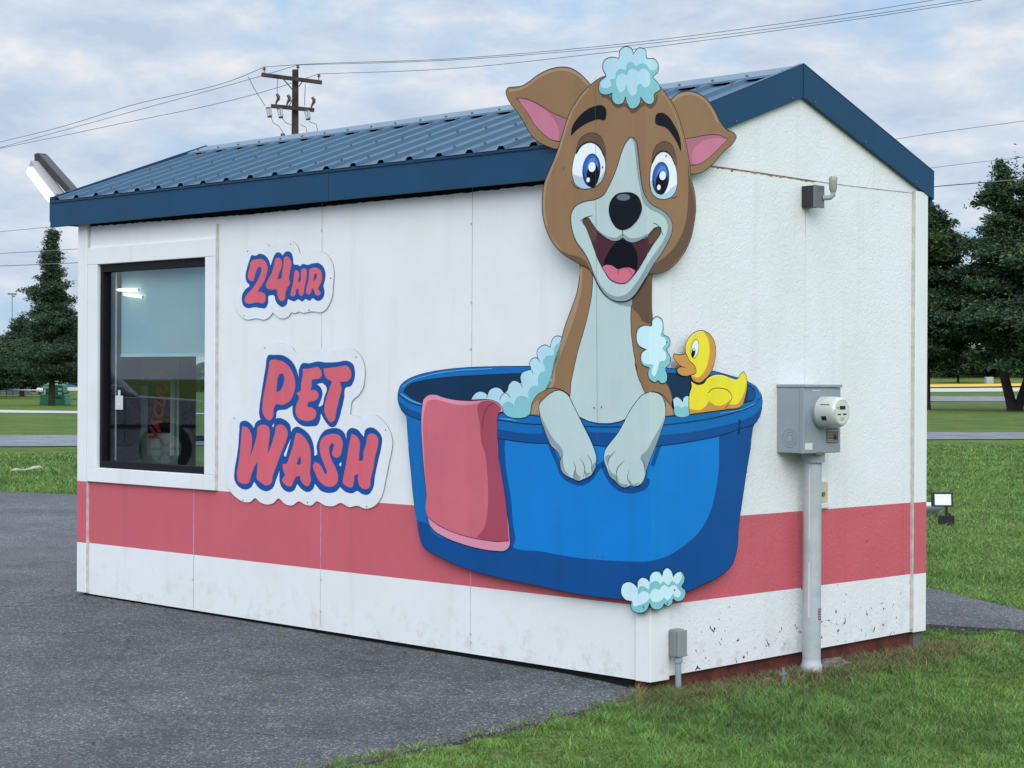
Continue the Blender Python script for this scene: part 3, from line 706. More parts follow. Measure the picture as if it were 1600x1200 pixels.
# --- foam inside the tub on the left
def foam(outl, teals, lights, base, par, mbase=None, strokew=SW, rim=.006, screws=()):
    a = Art(); a.fill(outl, mbase or FT, base, rim=rim, stroke=strokew)
    for i, t_ in enumerate(lights): a.fill(t_[1], t_[0], base+1+i*.3)
    for i, l in enumerate(teals): a.line(l, .9, M_LINE, base+2.5)
    if screws: a.screws(screws, base+3)
    return a.build('foam', par)
fo = R4((725,665),(750,620),(800,595),(840,605),(862,625),(880,585),(930,560),(975,575),(1005,605),(1025,590),(1040,540),(1080,505),(1120,515),(1145,525),(1136,480),(1150,440),(1200,418),(1222,410),(1212,360),(1230,325),(1275,315),(1282,318),(1275,260),(1300,225),(1345,207),(1385,228),(1395,180),(1420,140),(1455,133),(1490,150),(1475,240),(1420,420),(1380,560),(1280,620),(1230,700),(1215,787),(1000,775),(985,730),(950,690),(900,670))
te = R4((1000,774),(990,710),(1030,678),(1075,700),(1088,720),(1090,670),(1130,632),(1180,640),(1205,660),(1205,590),(1240,550),(1285,550),(1285,470),(1310,435),(1340,425),(1325,350),(1350,300),(1410,292),(1415,240),(1440,200),(1478,185),(1465,280),(1415,420),(1375,560),(1278,620),(1228,700),(1213,784))
foam(fo, [R4((862,625),(856,640),(852,650)), R4((1005,605),(975,635),(962,665)), R4((1005,605),(1035,620),(1052,645)), R4((1120,515),(1140,535),(1152,560)), R4((1222,410),(1235,430),(1242,447)), R4((1275,318),(1290,335),(1295,352))], [(FT, te)], 6, sign, FBD)
foam(R3((945,345),(940,300),(965,278),(985,290),(997,305),(1002,282),(1025,272),(1040,300),(1040,372),(960,379)), [], [(FT, R3((958,378),(948,350),(970,325),(990,338),(1010,328),(1038,340),(1038,371)))], 6, sign, FBD, rim=0)
# --- towel
a = Art()
tw = R4((318,720),(330,660),(370,625),(420,620),(500,645),(600,665),(700,672),(800,668),(880,665),(940,685),(980,720),(995,765),(962,772),(945,800),(943,920),(952,1060),(960,1200)) + R5((985,250),(1020,500),(1045,720),(1040,830),(1010,855),(930,858),(800,840),(650,800),(500,740),(420,690),(380,640),(362,560),(350,350),(330,150)) + R4((318,1050),(310,900))
a.fill(tw, WPL, 8, rim=.007, stroke=SW)
a.fill(R4((345,720),(360,680),(420,662),(500,680),(600,705),(700,708),(790,690),(850,672),(930,690),(975,740),(955,775),(943,820),(943,920),(958,1180)) + R5((985,250),(1020,500),(1040,772),(950,778),(800,760),(600,710),(450,640),(370,580),(355,350),(338,150)) + R4((330,1050),(325,850)), WP, 9)
a.fill(R4((800,685),(850,672),(930,690),(975,742),(950,785),(943,900),(958,1180)) + R5((985,250),(1020,500),(1040,772),(900,775),(770,745),(830,670),(860,550),(868,400),(860,200),(838,30)) + R4((820,1050),(800,880)), WPD, 10)
a.line(R4((825,915),(823,850),(838,780),(868,720),(912,690)), .9, M_LINE, 11); a.line(R5((370,580),(450,640),(600,710),(800,760),(950,778),(1040,772)), .9, M_LINE, 11)
a.build('towel', sign)
# --- dog body
a = Art()
bl = R2((500,420),(505,480),(500,540),(485,630),(450,730),(410,840),(385,930),(345,1030),(310,1130))+R3((272,170),(250,235),(205,258),(178,300),(165,376))
br = R3((220,383),(440,393),(700,393),(900,386),(960,379),(950,335),(940,280),(925,230),(900,190),(880,150)) + R2((1010,1100),(985,960),(965,850),(952,700),(952,600),(955,515),(955,480),(720,400))
a.fill(bl+br, BR, 6, rim=.007, stroke=SW)
a.fill(R2((508,480),(520,475),(515,600),(490,720),(445,860),(400,980),(350,1120))+R3((300,200),(280,235),(255,235),(280,165))+R2((350,1030),(390,930),(415,840),(455,730),(488,630),(503,540)), BRL, 7)
a.fill(R2((845,560),(920,515),(950,515),(950,600),(950,700),(958,800),(950,830),(895,805),(872,765),(835,730)), BRD, 7)
a.fill(R3((175,372),(185,320),(215,290),(222,372)), BRL, 7); a.fill(R3((905,300),(930,320),(945,374),(905,380)), BRL, 7)
a.line(R3((250,236),(290,230),(330,238),(365,256),(382,272)), SW, M_LINE, 7.8); a.line(R3((835,250),(880,262),(915,300),(945,345),(955,378)), SW, M_LINE, 7.8)
dogb = a.build('dog_body', sign)
a = Art()
ch = R2((560,440),(578,495),(580,620),(560,740),(530,860),(495,980),(465,1110),(448,1200))+R3((388,240),(382,300),(392,350),(440,390),(700,393),(760,340),(800,290),(780,230),(755,170),(735,90)) + R2((862,1120),(840,1000),(825,880),(822,760),(830,650),(850,520))
a.fill(ch, CRM, 7.2, stroke=SW)
a.fill(R2((640,600),(700,680),(780,712),(822,715),(830,650),(840,590)), CRS, 8)
a.screws([(928,637),(939.5,636)], 8.2); a.build('chest', dogb)
a = Art(); L_SEAM = mat('board_joint', (.10, .11, .12), .6)
a.line([(929,620),(934,900)], 0.01, L_SEAM, 0); 
def paw(outl, shade_, toes):
    a = Art(); a.fill(outl, CRM, 12, rim=.0055, stroke=SW); 
    for s_ in shade_: a.fill(s_, CRS, 13)
    for t_ in toes: a.line(t_, 1.3, M_LINE, 14, taper=True)
    a.build('paw', dogb)
paw(R3((325,242),(370,265),(400,320),(430,380),(460,440),(490,500),(515,560),(528,610),(522,655),(503,700),(468,722),(452,728),(430,736),(402,724),(375,712),(345,690),(331,650),(330,610),(318,580),(280,540),(252,470),(235,430),(220,370),(218,320),(250,282),(290,252)),
    [R3((221,365),(250,430),(290,500),(345,575),(345,620),(360,680),(390,712),(350,690),(334,650),(332,610),(318,575),(282,535),(238,430)), R3((412,665),(425,700),(445,715),(430,733),(404,722)), R3((500,660),(518,630),(524,650),(504,696)), R3((462,660),(475,690),(500,690),(468,720))],
    [R3((402,625),(414,665),(403,722)), R3((440,612),(464,660),(455,722)), R3((476,588),(498,625),(504,690)), R3((345,592),(336,605),(331,625))])
paw(R3((835,252),(880,270),(900,318),(903,380),(888,440),(862,510),(832,590),(803,650),(795,700),(772,750),(738,766),(714,760),(690,771),(660,765),(636,740),(602,712),(586,670),(568,610),(574,570),(600,530),(640,480),(670,430),(700,370),(740,310),(782,265)),
    [R3((898,375),(880,430),(845,490),(800,570),(768,605),(782,640),(790,700),(812,635),(845,555),(885,440)), R3((590,640),(610,690),(636,705),(636,736),(604,710)), R3((640,700),(655,745),(700,755),(690,769),(660,763),(640,742)), R3((706,720),(722,752),(765,742),(738,764),(714,758)), R3((578,600),(600,590),(586,650))],
    [R3((632,572),(600,605),(588,650)), R3((680,625),(642,665),(636,738)), R3((703,678),(698,725),(716,760)), R3((765,608),(785,635),(792,680))])
foam(R2((910,832),(950,835),(955,800),(985,778),(1015,795),(1025,850),(1025,890),(1060,910),(1066,955),(1045,985),(1068,1030),(1062,1080),(1040,1100),(1050,1150),(1040,1190),(1010,1195),(992,1178),(975,1190),(945,1175),(928,1130),(938,1100),(900,1085),(883,1040),(893,1000),(915,985),(870,960),(855,900),(870,850)), [], [(FB, R2((912,838),(952,842),(960,805),(985,785),(1010,800),(1018,860),(1008,900),(1035,915),(1042,950),(1020,975),(1042,1010),(1038,1050),(1003,1062),(990,1110),(970,1155),(955,1140),(962,1078),(902,1070),(887,1035),(900,1000),(925,985),(873,955),(860,900),(875,855)))], 11, sign, screws=[(1041.5,535)])
# --- duck
dk = Art()
dbody = R3((1040,190),(1080,212),(1110,205),(1130,178),(1170,158),(1220,160),(1262,175),(1292,182),(1310,155),(1328,140),(1342,165),(1346,210),(1338,270),(1315,330),(1230,347),(1130,361),(1035,373),(1031,330),(1034,260),(1045,222))
dk.fill(dbody, YL, 9, rim=.006, stroke=SW)
dk.fill(R3((1036,371),(1034,343),(1090,350),(1122,328),(1140,298),(1168,326),(1215,318),(1250,280),(1262,285),(1246,320),(1290,318),(1328,262),(1342,205),(1336,270),(1313,328),(1230,345),(1130,359)), OR, 10)
dk.line(R3((1140,180),(1175,164),(1225,168),(1270,190),(1305,188)), 1.6, YLL, 10)
duck = dk.build('toy_duck', sign)
a = Art(); a.fill(R3((1225,343),(1246,315),(1263,282),(1250,252),(1200,233),(1155,238),(1135,255),(1138,300),(1170,325)), YL, 10.6)
a.line(R3((1135,257),(1152,239),(1200,231),(1250,250),(1264,282),(1246,317),(1225,343)), SW, M_LINE, 11); a.fill(R3((1225,340),(1244,315),(1258,290),(1225,318),(1175,325),(1148,305),(1165,335)), OR, 10.9); a.build('wing', duck)
a = Art()
dhead = R2((1165,1010),(1165,950),(1185,910),(1220,877),(1265,865),(1310,885),(1342,930),(1353,1000),(1345,1060),(1320,1130),(1290,1165),(1250,1192),(1215,1182),(1200,1155),(1195,1120))
a.fill(dhead, YL, 12, rim=.006, stroke=SW)
a.fill(R2((1275,868),(1310,888),(1340,930),(1351,1000),(1343,1060),(1318,1130),(1288,1163),(1250,1190),(1217,1180),(1202,1150),(1240,1160),(1282,1120),(1305,1060),(1315,990),(1305,920)), OR, 13)
a.line(R2((1172,960),(1190,918),(1222,885),(1260,874)), 1.3, YLL, 13); a.build('duck_head', duck)
a = Art(); a.fill(R2((1090,1010),(1130,1018),(1165,1012),(1185,1050),(1225,1095),(1228,1130),(1195,1145),(1150,1150),(1115,1130),(1112,1105),(1135,1090),(1105,1060),(1088,1030)), OR, 14, rim=.006, stroke=SW); a.line(R2((1112,1103),(1140,1092),(1160,1098)), 1, M_LINE, 15); a.build('beak', duck)
a = Art(); a.fill(R2(*ell(1222,980,23,58,8)), EW, 14, stroke=1); a.fill(R2(*ell(1213,1003,11,30,8)), MARD, 15); a.fill(R2(*ell(1216,985,5,9,0)), EW, 16); a.build('eye', duck)
# --- ears
def ear(outl, inner, light, rimline, screws=()):
    a = Art(); a.fill(outl, BR, 10, rim=.006, stroke=SW)
    a.line(rimline, 4.5, BRL, 11)
    a.fill(inner, PKD, 12, stroke=1.0); a.fill(light, PK, 13); a.build('ear', HEADP)
HEADP = thing('head_placeholder', None, None)
e1 = (R1((575,305),(530,245),(490,210),(440,185),(380,180),(310,195),(240,230),(180,275),(140,298),(90,305),(55,310),(42,330),(50,370),(80,420),(110,455),(150,520),(190,590),(240,645),(300,675),(365,692),(420,600),(480,480),(560,370)),
      R1((105,375),(150,375),(220,400),(290,440),(350,475),(400,495),(425,505),(410,570),(385,642),(330,635),(280,600),(230,550),(180,470),(130,400)),
      R1((115,379),(180,392),(260,430),(320,480),(355,530),(375,590),(370,640),(330,634),(280,599),(230,549),(180,469),(130,400)),
      R1((60,328),(110,322),(165,302),(240,248),(310,212),(380,196),(440,202),(490,228),(530,262),(562,302)))
e2 = (R1((1060,400),(1078,378),(1120,345),(1170,330),(1230,340),(1290,375),(1340,440),(1380,520),(1420,570),(1470,595),(1481,612),(1465,650),(1400,710),(1340,780),(1280,830),(1230,848),(1190,845),(1160,700),(1115,520)),
      R1((1150,637),(1220,620),(1300,605),(1380,607),(1428,630),(1370,690),(1310,745),(1260,780),(1220,792),(1185,788),(1160,720)),
      R1((1425,632),(1340,625),(1260,650),(1215,690),(1200,740),(1215,788),(1260,779),(1310,744),(1370,689)),
      R1((1082,392),(1120,362),(1170,347),(1230,356),(1282,390),(1325,445),(1365,525)))
# --- head
a = Art()
head = R1((640,245),(560,300),(490,380),(430,490),(395,600),(370,680),(345,750),(310,830),(280,910),(268,1000),(270,1100),(285,1170)) + \
    R2((305,265),(345,335),(400,390),(500,450),(560,482),(590,530),(620,590),(655,640),(700,673),(760,687),(815,673),(850,640),(890,580),(922,520),(980,510),(1040,495),(1090,460),(1135,410),(1172,350),(1197,290),(1215,210),(1228,100)) + \
    R1((1220,960),(1200,880),(1190,790),(1175,700),(1155,610),(1130,520),(1095,430),(1050,360),(1000,300),(930,255),(850,230),(740,225))
a.fill(head, BR, 16, rim=.0125, stroke=SW)
a.fill(R1((1178,760),(1188,850),(1212,960))+R2((1222,100),(1210,210),(1192,290),(1168,348),(1130,406),(1086,455),(1038,490),(980,505),(925,515),(935,470),(960,455),(1030,410),(1100,335),(1150,240),(1172,150),(1180,40)), BRD, 17)
a.fill(R2((370,355),(420,385),(480,400),(530,425),(575,490),(560,478),(500,446),(410,392)), BRD, 17)
a.line(R1((560,312),(497,388),(440,492),(405,600),(382,680),(355,752),(320,835),(292,915),(281,1000),(284,1100),(298,1170)), 4.2, BRL, 17)
a.line(R2((320,262),(360,330),(395,365)), 3.0, BRL, 17, taper=True)
a.line(R1((1012,335),(1050,385),(1085,450),(1115,530),(1138,615),(1155,700)), 2.4, BRL, 17)
# shade printed under the foam cap
a.line(R1((640,358),(680,368),(705,395),(735,428),(780,418),(800,425),(835,460),(880,425),(905,410),(945,430),(975,400),(985,355)), 5.5, BRD, 17)
a.line(R1((450,895),(470,925),(500,945)), 1, M_LINE, 18); a.line(R1((1075,1000),(1095,998),(1110,985)), 1, M_LINE, 18)
a.screws([(880,263)], 17)
hd = a.build('dog_head', sign)
bpy.data.objects.remove(HEADP); HEADP = hd
ear(*e1); ear(*e2)
a = Art()
muz = R1((825,618),(795,645),(765,710),(740,790),(710,870),(680,930),(650,980),(600,1008),(530,1022),(475,1050),(449,1095),(447,1150)) + R2((455,240),(480,310),(530,380),(562,440),(580,492),(600,545),(625,592),(660,641),(700,672),(760,686),(815,672),(850,639),(890,579),(928,515),(965,452),(1010,390),(1050,320),(1076,260),(1083,215),(1070,170),(1040,132),(1000,105),(955,82),(925,50)) + R1((900,960),(886,890),(875,800),(865,710),(850,640))
a.fill(muz, CRS, 19, stroke=SW)
a.fill(R1((822,626),(797,652),(768,712),(744,790),(714,870),(684,933),(653,984),(602,1013),(532,1027),(479,1054),(454,1098),(452,1150)) + R2((460,240),(485,308),(534,378),(566,438),(590,500),(625,570),(680,633),(740,655),(790,640),(832,600),(882,530),(935,435),(985,365),(1030,295),(1050,240),(1050,200),(1030,160),(990,132),(945,112),(905,75)) + R1((880,940),(868,880),(858,800),(848,710),(838,650)), CRM, 20)
a.line(R2((770,235),(771,262),(770,290)), 1.4, M_LINE, 21)
a.line(R2((508,182),(530,165),(555,155),(582,150)), 1.1, M_LINE, 21); a.line(R2((963,195),(985,205),(1005,230),(1022,272)), 1.1, M_LINE, 21)
a.build('muzzle', hd)
a = Art()
mouth = R2((520,182),(552,162),(580,200),(620,252),(670,290),(715,308),(750,302),(770,288),(792,305),(830,318),(880,303),(930,270),(980,222),(1008,222),(1010,245),(960,330),(912,410),(862,492),(820,542),(785,571),(740,571),(690,547),(655,492),(620,430),(590,350),(562,275),(540,220))
a.fill(mouth, MAR, 22, stroke=SW)
a.fill(R2((524,184),(552,166),(580,203),(610,242),(600,300),(580,320),(560,270),(540,220)), MBR, 22.6); a.fill(R2((930,272),(980,226),(1005,226),(1006,245),(965,318),(935,330)), MBR, 22.6)
a.fill(R2((770,292),(715,330),(675,390),(655,455),(690,480),(740,485),(810,470),(858,490),(864,420),(850,360),(820,320),(792,308)), MARD, 23)
a.fill(R2((600,228),(640,258),(690,283),(730,285),(766,262),(770,290),(750,303),(715,309),(670,291),(630,262)), CRS, 24); a.fill(R2((775,262),(810,287),(850,290),(900,275),(925,258),(928,272),(880,304),(830,319),(795,307),(771,290)), CRS, 24)
a.line(R2((580,200),(620,252),(670,291),(715,309),(750,303),(770,289),(792,306),(830,319),(880,304),(930,270),(980,224)), SW, M_LINE, 25)
a.build('mouth', hd)
a = Art(); a.fill(R2((640,470),(662,456),(700,458),(742,482),(780,472),(822,475),(852,495),(822,540),(788,569),(738,569),(692,546),(660,500)), TNG, 25.5, stroke=1); a.line(R2((760,480),(745,490),(738,515)), 1.2, TNGL, 26.5); a.line(R2((780,474),(815,490),(828,520)), 1.0, TNGL, 26.5); a.build('tongue', hd)
a = Art(); a.fill(R1((790,965),(740,973),(702,1008),(685,1060),(690,1112),(712,1160),(740,1190),(772,1197))+R2((805,228),(845,195),(878,145),(889,100))+R1((884,1030),(862,988),(828,968)), NOSE, 24, stroke=1); a.fill(R1(*ell(775,995,42,21,0)), NOSEH, 25)
a.fill(R1(*ell(730,1105,16,24,0)), INK2 if 'INK2' in globals() else NOSE, 25.2); a.build('nose', hd)
def eye(white, socket, shade_, lid, iris, pupil, h1, h2, scr):
    a = Art(); a.fill(socket, BRD, 18, stroke=0); a.line(socket[:6], .8, M_LINE, 18.6); a.fill(white, EW, 19, stroke=SW); a.fill(shade_, EWS, 20); a.line(lid, 2.4, M_LINE, 21)
    e = a.build('eye', hd)
    a2 = Art(); cx, cy, rx, ry = iris
    a2.fill(R1(*ell(cx, cy, rx, ry, 4)), NAVY, 21); a2.fill(R1(*ell(cx-1, cy-ry*.13, rx*.86, ry*.80, 4)), IRIS, 22); a2.fill(R1(*ell(cx+6, cy-ry*.10, rx*.62, ry*.66, 4)), IRISL, 22.6)
    cx, cy, rx, ry = pupil; a2.fill(R1(*ell(cx, cy, rx, ry, 4)), MARD, 23.4); a2.fill(R1(*ell(*h1, 6)), EW, 24.4); a2.fill(R1(*ell(*h2, 6)), EW, 24.4)
    a2.screws([scr], 20.5, .0045); a2.build('iris', hd)
eye(R1((560,650),(510,672),(477,720),(458,790),(457,860),(475,910),(510,938),(560,940),(615,918),(650,870),(664,800),(655,740),(630,690),(600,660)),
    R1((478,720),(488,670),(510,625),(548,598),(590,592),(635,615),(660,670),(666,790),(650,715),(620,672),(562,648),(510,672)),
    R1((458,848),(495,862),(530,872),(560,905),(620,880),(662,822),(650,870),(612,919),(558,939),(510,937),(475,910)),
    R1((480,722),(515,670),(560,650),(602,660),(632,690),(655,738)), (575,825,56,104), (583,858,38,76), (579,806,22,31), (555,886,11,15), (941,261.5))
eye(R1((1020,706),(985,725),(955,780),(942,850),(942,920),(957,972),(992,1001),(1040,1005),(1080,987),(1106,940),(1112,870),(1100,800),(1076,742),(1046,712)),
    R1((953,795),(962,715),(988,665),(1030,645),(1072,662),(1098,710),(1112,815),(1088,742),(1048,708),(1004,712)),
    R1((942,890),(965,905),(985,950),(1040,970),(1075,935),(1108,915),(1104,942),(1079,986),(1040,1004),(992,1000),(958,972)),
    R1((955,782),(985,727),(1020,707),(1046,712),(1076,742),(1098,792)), (1008,875,53,102), (1014,905,37,73), (1020,860,20,28), (996,933,11,17), (1040.5,244))
def brow(p): a = Art(); a.fill(p, BROW, 18, stroke=.9); a.build('eyebrow', hd)
brow(R1((447,608),(458,552),(500,490),(550,447),(600,426),(642,422),(662,440),(667,480),(657,511),(620,506),(570,520),(510,552),(470,585)))
brow(R1((975,508),(985,475),(1015,468),(1050,487),(1090,540),(1120,600),(1133,660),(1134,706),(1115,660),(1080,602),(1040,557),(1000,545),(979,535)))
foam(R1((665,240),(645,190),(655,140),(700,120),(747,127),(755,75),(790,52),(825,65),(838,98),(870,62),(910,70),(925,128),(965,128),(993,165),(990,215),(960,243),(990,280),(1006,320),(968,350),(966,395),(945,415),(905,398),(883,370),(880,400),(850,438),(825,442),(797,405),(788,368),(770,408),(735,416),(705,385),(705,345),(665,355),(632,345),(621,300),(635,262)),
     [], [(FBD, R1((668,238),(650,190),(660,144),(702,124),(750,131),(759,78),(790,57),(822,70),(838,104),(870,67),(906,74),(921,131),(961,132),(987,165),(975,198),(940,200),(915,165),(880,162),(857,178),(825,148),(797,165),(790,200),(752,195),(729,215),(725,250),(690,262),(700,295),(668,315),(640,308),(630,285),(655,258))), (FBD, R1((737,240),(765,222),(798,235),(808,205),(830,193),(855,203),(866,215),(895,190),(930,210),(942,255),(935,298),(907,310),(880,288),(863,300),(860,340),(830,363),(806,335),(793,285),(780,328),(755,345),(737,315),(730,270)))], 19, sign)
foam(R6((285,440),(280,400),(297,365),(330,355),(365,370),(383,390),(385,350),(410,328),(440,335),(458,352),(462,315),(490,290),(520,292),(538,318),(545,285),(570,267),(595,285),(608,322),(625,298),(655,290),(675,315),(676,355),(660,387),(680,405),(683,440),(665,470),(630,478),(605,462),(600,490),(575,510),(550,493),(540,515),(505,531),(475,520),(460,490),(440,535),(400,552),(360,540),(340,510),(347,480),(310,470)),
     [], [(FB, R6((288,438),(284,400),(299,369),(330,359),(363,373),(385,400),(390,355),(412,332),(440,339),(460,365),(466,318),(492,295),(518,297),(538,325),(549,289),(570,272),(592,289),(606,330),(628,303),(653,296),(660,320),(648,355),(630,370),(600,350),(575,375),(545,352),(528,372),(500,350),(465,365),(455,408),(430,388),(400,385),(388,405),(388,440),(410,416),(440,418),(462,440),(440,480),(400,500),(360,508),(350,478),(312,466))),
          (FB, R6((462,455),(470,415),(495,398),(520,405),(535,385),(555,375),(580,392),(600,378),(625,380),(640,405),(655,420),(650,445),(625,452),(605,430),(590,455),(570,470),(548,450),(535,470),(505,482),(478,478)))], 9, sign, strokew=1.3, screws=[(1005,948),(1054,921.5),(1043,942)])
# joints between the printed sheets, straight across the board
a = Art()
for seg, lay in (([(929.5,122),(930.5,300)], 27), ([(930.5,300),(933,660)], 27.5), ([(933.5,660),(934,690)], 7.5)):
    a.line(seg, .5, L_SEAM, lay, smooth=1)
a.build('sheet_joint', sign)

# --- the two lettered boards
LB, LP, LW = ink('letter_blue', '#0D4C96'), ink('letter_pink', '#D66370'), ink('board_white', '#DDE8EE')
M_WB = mat('white_board', (.76, .78, .80), .45, .4, noise=.04)
s24 = thing('opening_hours_sign', 'small white scalloped board reading 24HR, upper of the two lettered boards', 'sign')
def A2(): return Art(flat3, uvf)
a = A2(); a.fill(L1((110,350),(150,190),(250,105),(420,78),(470,95),(492,122),(560,75),(640,62),(740,45),(790,65),(840,120),(876,208),(920,195),(1150,185),(1212,230),(1270,320),(1293,450),(1280,620),(1275,720),(1240,830),(1180,920),(1120,945),(1060,935),(1000,935),(920,950),(850,938),(800,955),(768,945),(720,1000),(655,1022),(590,1000),(532,945),(480,1010),(430,1035),(320,1020),(220,1035),(150,1010),(90,930),(60,820),(70,700),(112,610),(95,500)), M_WB, 0, rim=.006)
a.screws(L1((215,180),(755,92),(1255,518),(985,915),(170,988)), .5); a.build('backing_board', s24)
a = A2(); a.fill(L1((270,230),(310,235),(370,212),(430,230),(478,285),(502,360),(525,300),(550,230),(590,193),(632,205),(655,235),(675,200),(715,180),(760,200),(782,260),(802,348),(845,350),(870,365),(900,340),(965,350),(1040,330),(1100,328),(1150,360),(1185,430),(1188,520),(1165,620),(1178,680),(1160,760),(1110,800),(1070,795),(1032,768),(990,800),(940,778),(900,808),(848,782),(800,806),(745,790),(720,778),(700,850),(655,878),(600,850),(562,790),(548,735),(482,738),(472,830),(435,892),(380,890),(300,880),(220,892),(172,870),(145,800),(150,720),(195,650),(240,612),(203,560),(190,480),(212,380),(240,290)), LB, 1.5)
a.build('letter_outline', s24)
def letter(pts, par, lay=3, holes=()): a = A2(); a.fill(pts, LP, lay, holes=tuple(holes)); a.build('letter', par)
letter(L1((275,297),(330,282),(400,280),(448,320),(468,380),(455,470),(420,560),(372,640),(340,688),(400,692),(435,722),(442,785),(425,825),(330,820),(200,828),(180,790),(190,750),(250,680),(310,600),(360,510),(386,430),(383,380),(358,375),(330,420),(305,500),(290,555),(245,545),(220,490),(238,410)), s24)
letter(L1((580,265),(620,265),(645,310),(640,380),(610,460),(590,530),(632,525),(650,440),(668,340),(680,255),(715,245),(755,290),(762,360),(747,440),(735,530),(746,580),(712,640),(690,700),(685,770),(650,805),(610,780),(590,720),(582,660),(520,660),(470,650),(445,600),(470,540),(520,450),(548,350)), s24)
letter(L1((812,422),(840,422),(862,450),(856,520),(845,568),(875,560),(885,480),(895,405),(920,395),(950,405),(957,450),(945,560),(925,650),(905,730),(880,743),(855,700),(850,650),(832,650),(815,720),(790,745),(758,735),(758,700),(770,640),(788,560),(798,480)), s24)
letter(L1((995,402),(1080,388),(1130,420),(1148,480),(1140,560),(1112,620),(1097,650),(1130,690),(1120,725),(1085,735),(1055,700),(1040,650),(1022,642),(1010,690),(985,722),(955,710),(955,640),(975,560),(985,480)), s24, holes=[L1((1052,468),(1080,455),(1085,490),(1060,540),(1037,560),(1042,510))])
spw = thing('pet_wash_sign', 'big white scalloped board reading PET WASH in pink letters with blue outlines', 'sign')
a = A2(); a.fill(L2((280,250),(300,120),(345,55),(430,28),(520,35),(600,65),(655,120),(690,100),(760,93),(870,85),(940,98),(1060,82),(1150,85),(1212,140),(1250,230),(1255,350),(1237,440),(1200,500),(1152,540),(1125,672),(1180,685),(1225,705),(1290,672),(1360,680),(1430,740),(1480,820),(1503,930)) + L3((1500,450),(1470,600),(1440,750),(1410,880),(1370,950),(1310,992),(1260,998),(1190,973),(1120,985),(1037,948),(980,975),(900,970),(828,933),(780,970),(730,965),(667,933),(610,970),(550,960),(485,908),(440,950),(380,962),(320,940),(279,905),(230,940),(180,940),(110,900),(60,850),(25,790),(18,700),(35,500),(50,300),(60,200),(90,140)) + L2((150,618),(238,632),(240,560),(260,400)), M_WB, 0, rim=.006)
a.screws(L2((367,78),(1180,160),(92,705),(1445,810))+L3((1275,980),(748,945),(170,925)), .5); a.build('backing_board', spw)
a = A2(); a.fill(L2((400,140),(440,140),(520,142),(590,180),(640,250),(668,338),(670,270),(700,215),(760,215),(850,198),(890,205),(1000,205),(1110,195),(1150,220),(1170,290),(1160,370),(1130,420),(1090,430),(1075,520),(1050,630),(1020,730),(990,780),(955,785),(910,740),(865,662),(858,720),(830,770),(780,778),(700,772),(650,735),(615,670),(612,592),(560,625),(475,643),(465,700),(440,750),(400,780),(350,750),(315,670),(318,600),(335,480),(355,350),(375,230),(382,170)), LB, 1.5)
a.fill(L3((150,225),(185,212),(240,240),(268,278),(285,230),(320,205),(370,200),(430,205),(490,188),(540,203),(590,250),(600,318),(612,290),(650,266),(710,290),(770,350),(800,430),(808,525),(823,522),(828,440),(850,370),(900,300),(960,280),(1030,285),(1080,330),(1094,380),(1100,310),(1130,280),(1190,290),(1235,340),(1250,357),(1267,290),(1310,272),(1370,300),(1410,360),(1405,450),(1380,560),(1350,700),(1325,830),(1290,872),(1240,870),(1187,840),(1150,860),(1090,850),(1037,805),(1000,845),(940,858),(870,840),(813,778),(790,830),(745,850),(690,820),(655,778),(620,840),(580,850),(530,825),(500,770),(495,700),(498,655),(470,730),(430,820),(385,843),(320,820),(270,758),(240,810),(190,828),(130,800),(95,740),(95,660),(115,540),(130,420),(138,300)), LB, 2.2)
a.fill(L2((832,402),(880,393),(918,435),(895,520),(872,595),(843,600),(868,545),(882,480),(865,430)), M_WB, 2.8); a.fill(L3((450,236),(430,262),(442,272)), M_WB, 2.8); a.fill(L3((1052,582),(1030,605),(1045,622)), M_WB, 2.8); a.fill(L3((598,375),(560,460),(543,530),(554,535),(580,440)), M_WB, 2.8)
a.build('letter_outline', spw)
P_, E_, T_ = L2((415,190),(480,185),(560,220),(610,290),(638,390),(625,480),(590,550),(530,585),(460,585),(445,620),(435,700),(405,725),(370,700),(345,640),(345,580),(360,480),(385,350),(402,250)), L2((705,265),(770,262),(840,250),(870,280),(865,340),(830,355),(790,360),(785,410),(775,457),(815,455),(845,490),(835,535),(790,555),(755,562),(747,605),(790,612),(825,650),(815,700),(780,725),(710,725),(660,700),(640,640),(650,580),(672,525),(650,480),(682,465),(690,400),(705,320)), L2((890,262),(1000,250),(1110,245),(1132,280),(1130,350),(1100,375),(1035,380),(1050,430),(1030,530),(1005,640),(980,730),(955,742),(925,710),(900,650),(905,570),(930,480),(950,420),(963,380),(920,350),(895,300))
letter(P_, spw, holes=[L2((502,310),(530,310),(540,340),(530,410),(500,460),(470,475),(475,400),(485,340))]); letter(E_, spw); letter(T_, spw)
letter(L3((165,260),(210,275),(245,330),(250,420),(235,538),(270,440),(295,340),(310,262),(350,248),(400,270),(410,330),(400,420),(395,512),(425,430),(455,330),(482,250),(520,250),(570,310),(560,380),(520,480),(480,590),(440,700),(415,780),(380,792),(330,765),(300,740),(298,660),(302,580),(275,620),(245,700),(220,770),(180,778),(130,755),(118,700),(130,600),(145,480),(155,360)), spw, 3.4)
letter(L3((650,320),(690,335),(740,390),(770,460),(776,560),(770,680),(775,760),(750,798),(710,780),(685,742),(678,708),(652,710),(620,760),(600,800),(570,798),(535,770),(520,740),(545,700),(530,650),(525,600),(550,600),(590,520),(620,430),(638,350)), spw, 3.4, holes=[L3((682,525),(688,560),(685,602),(650,605),(662,565))])
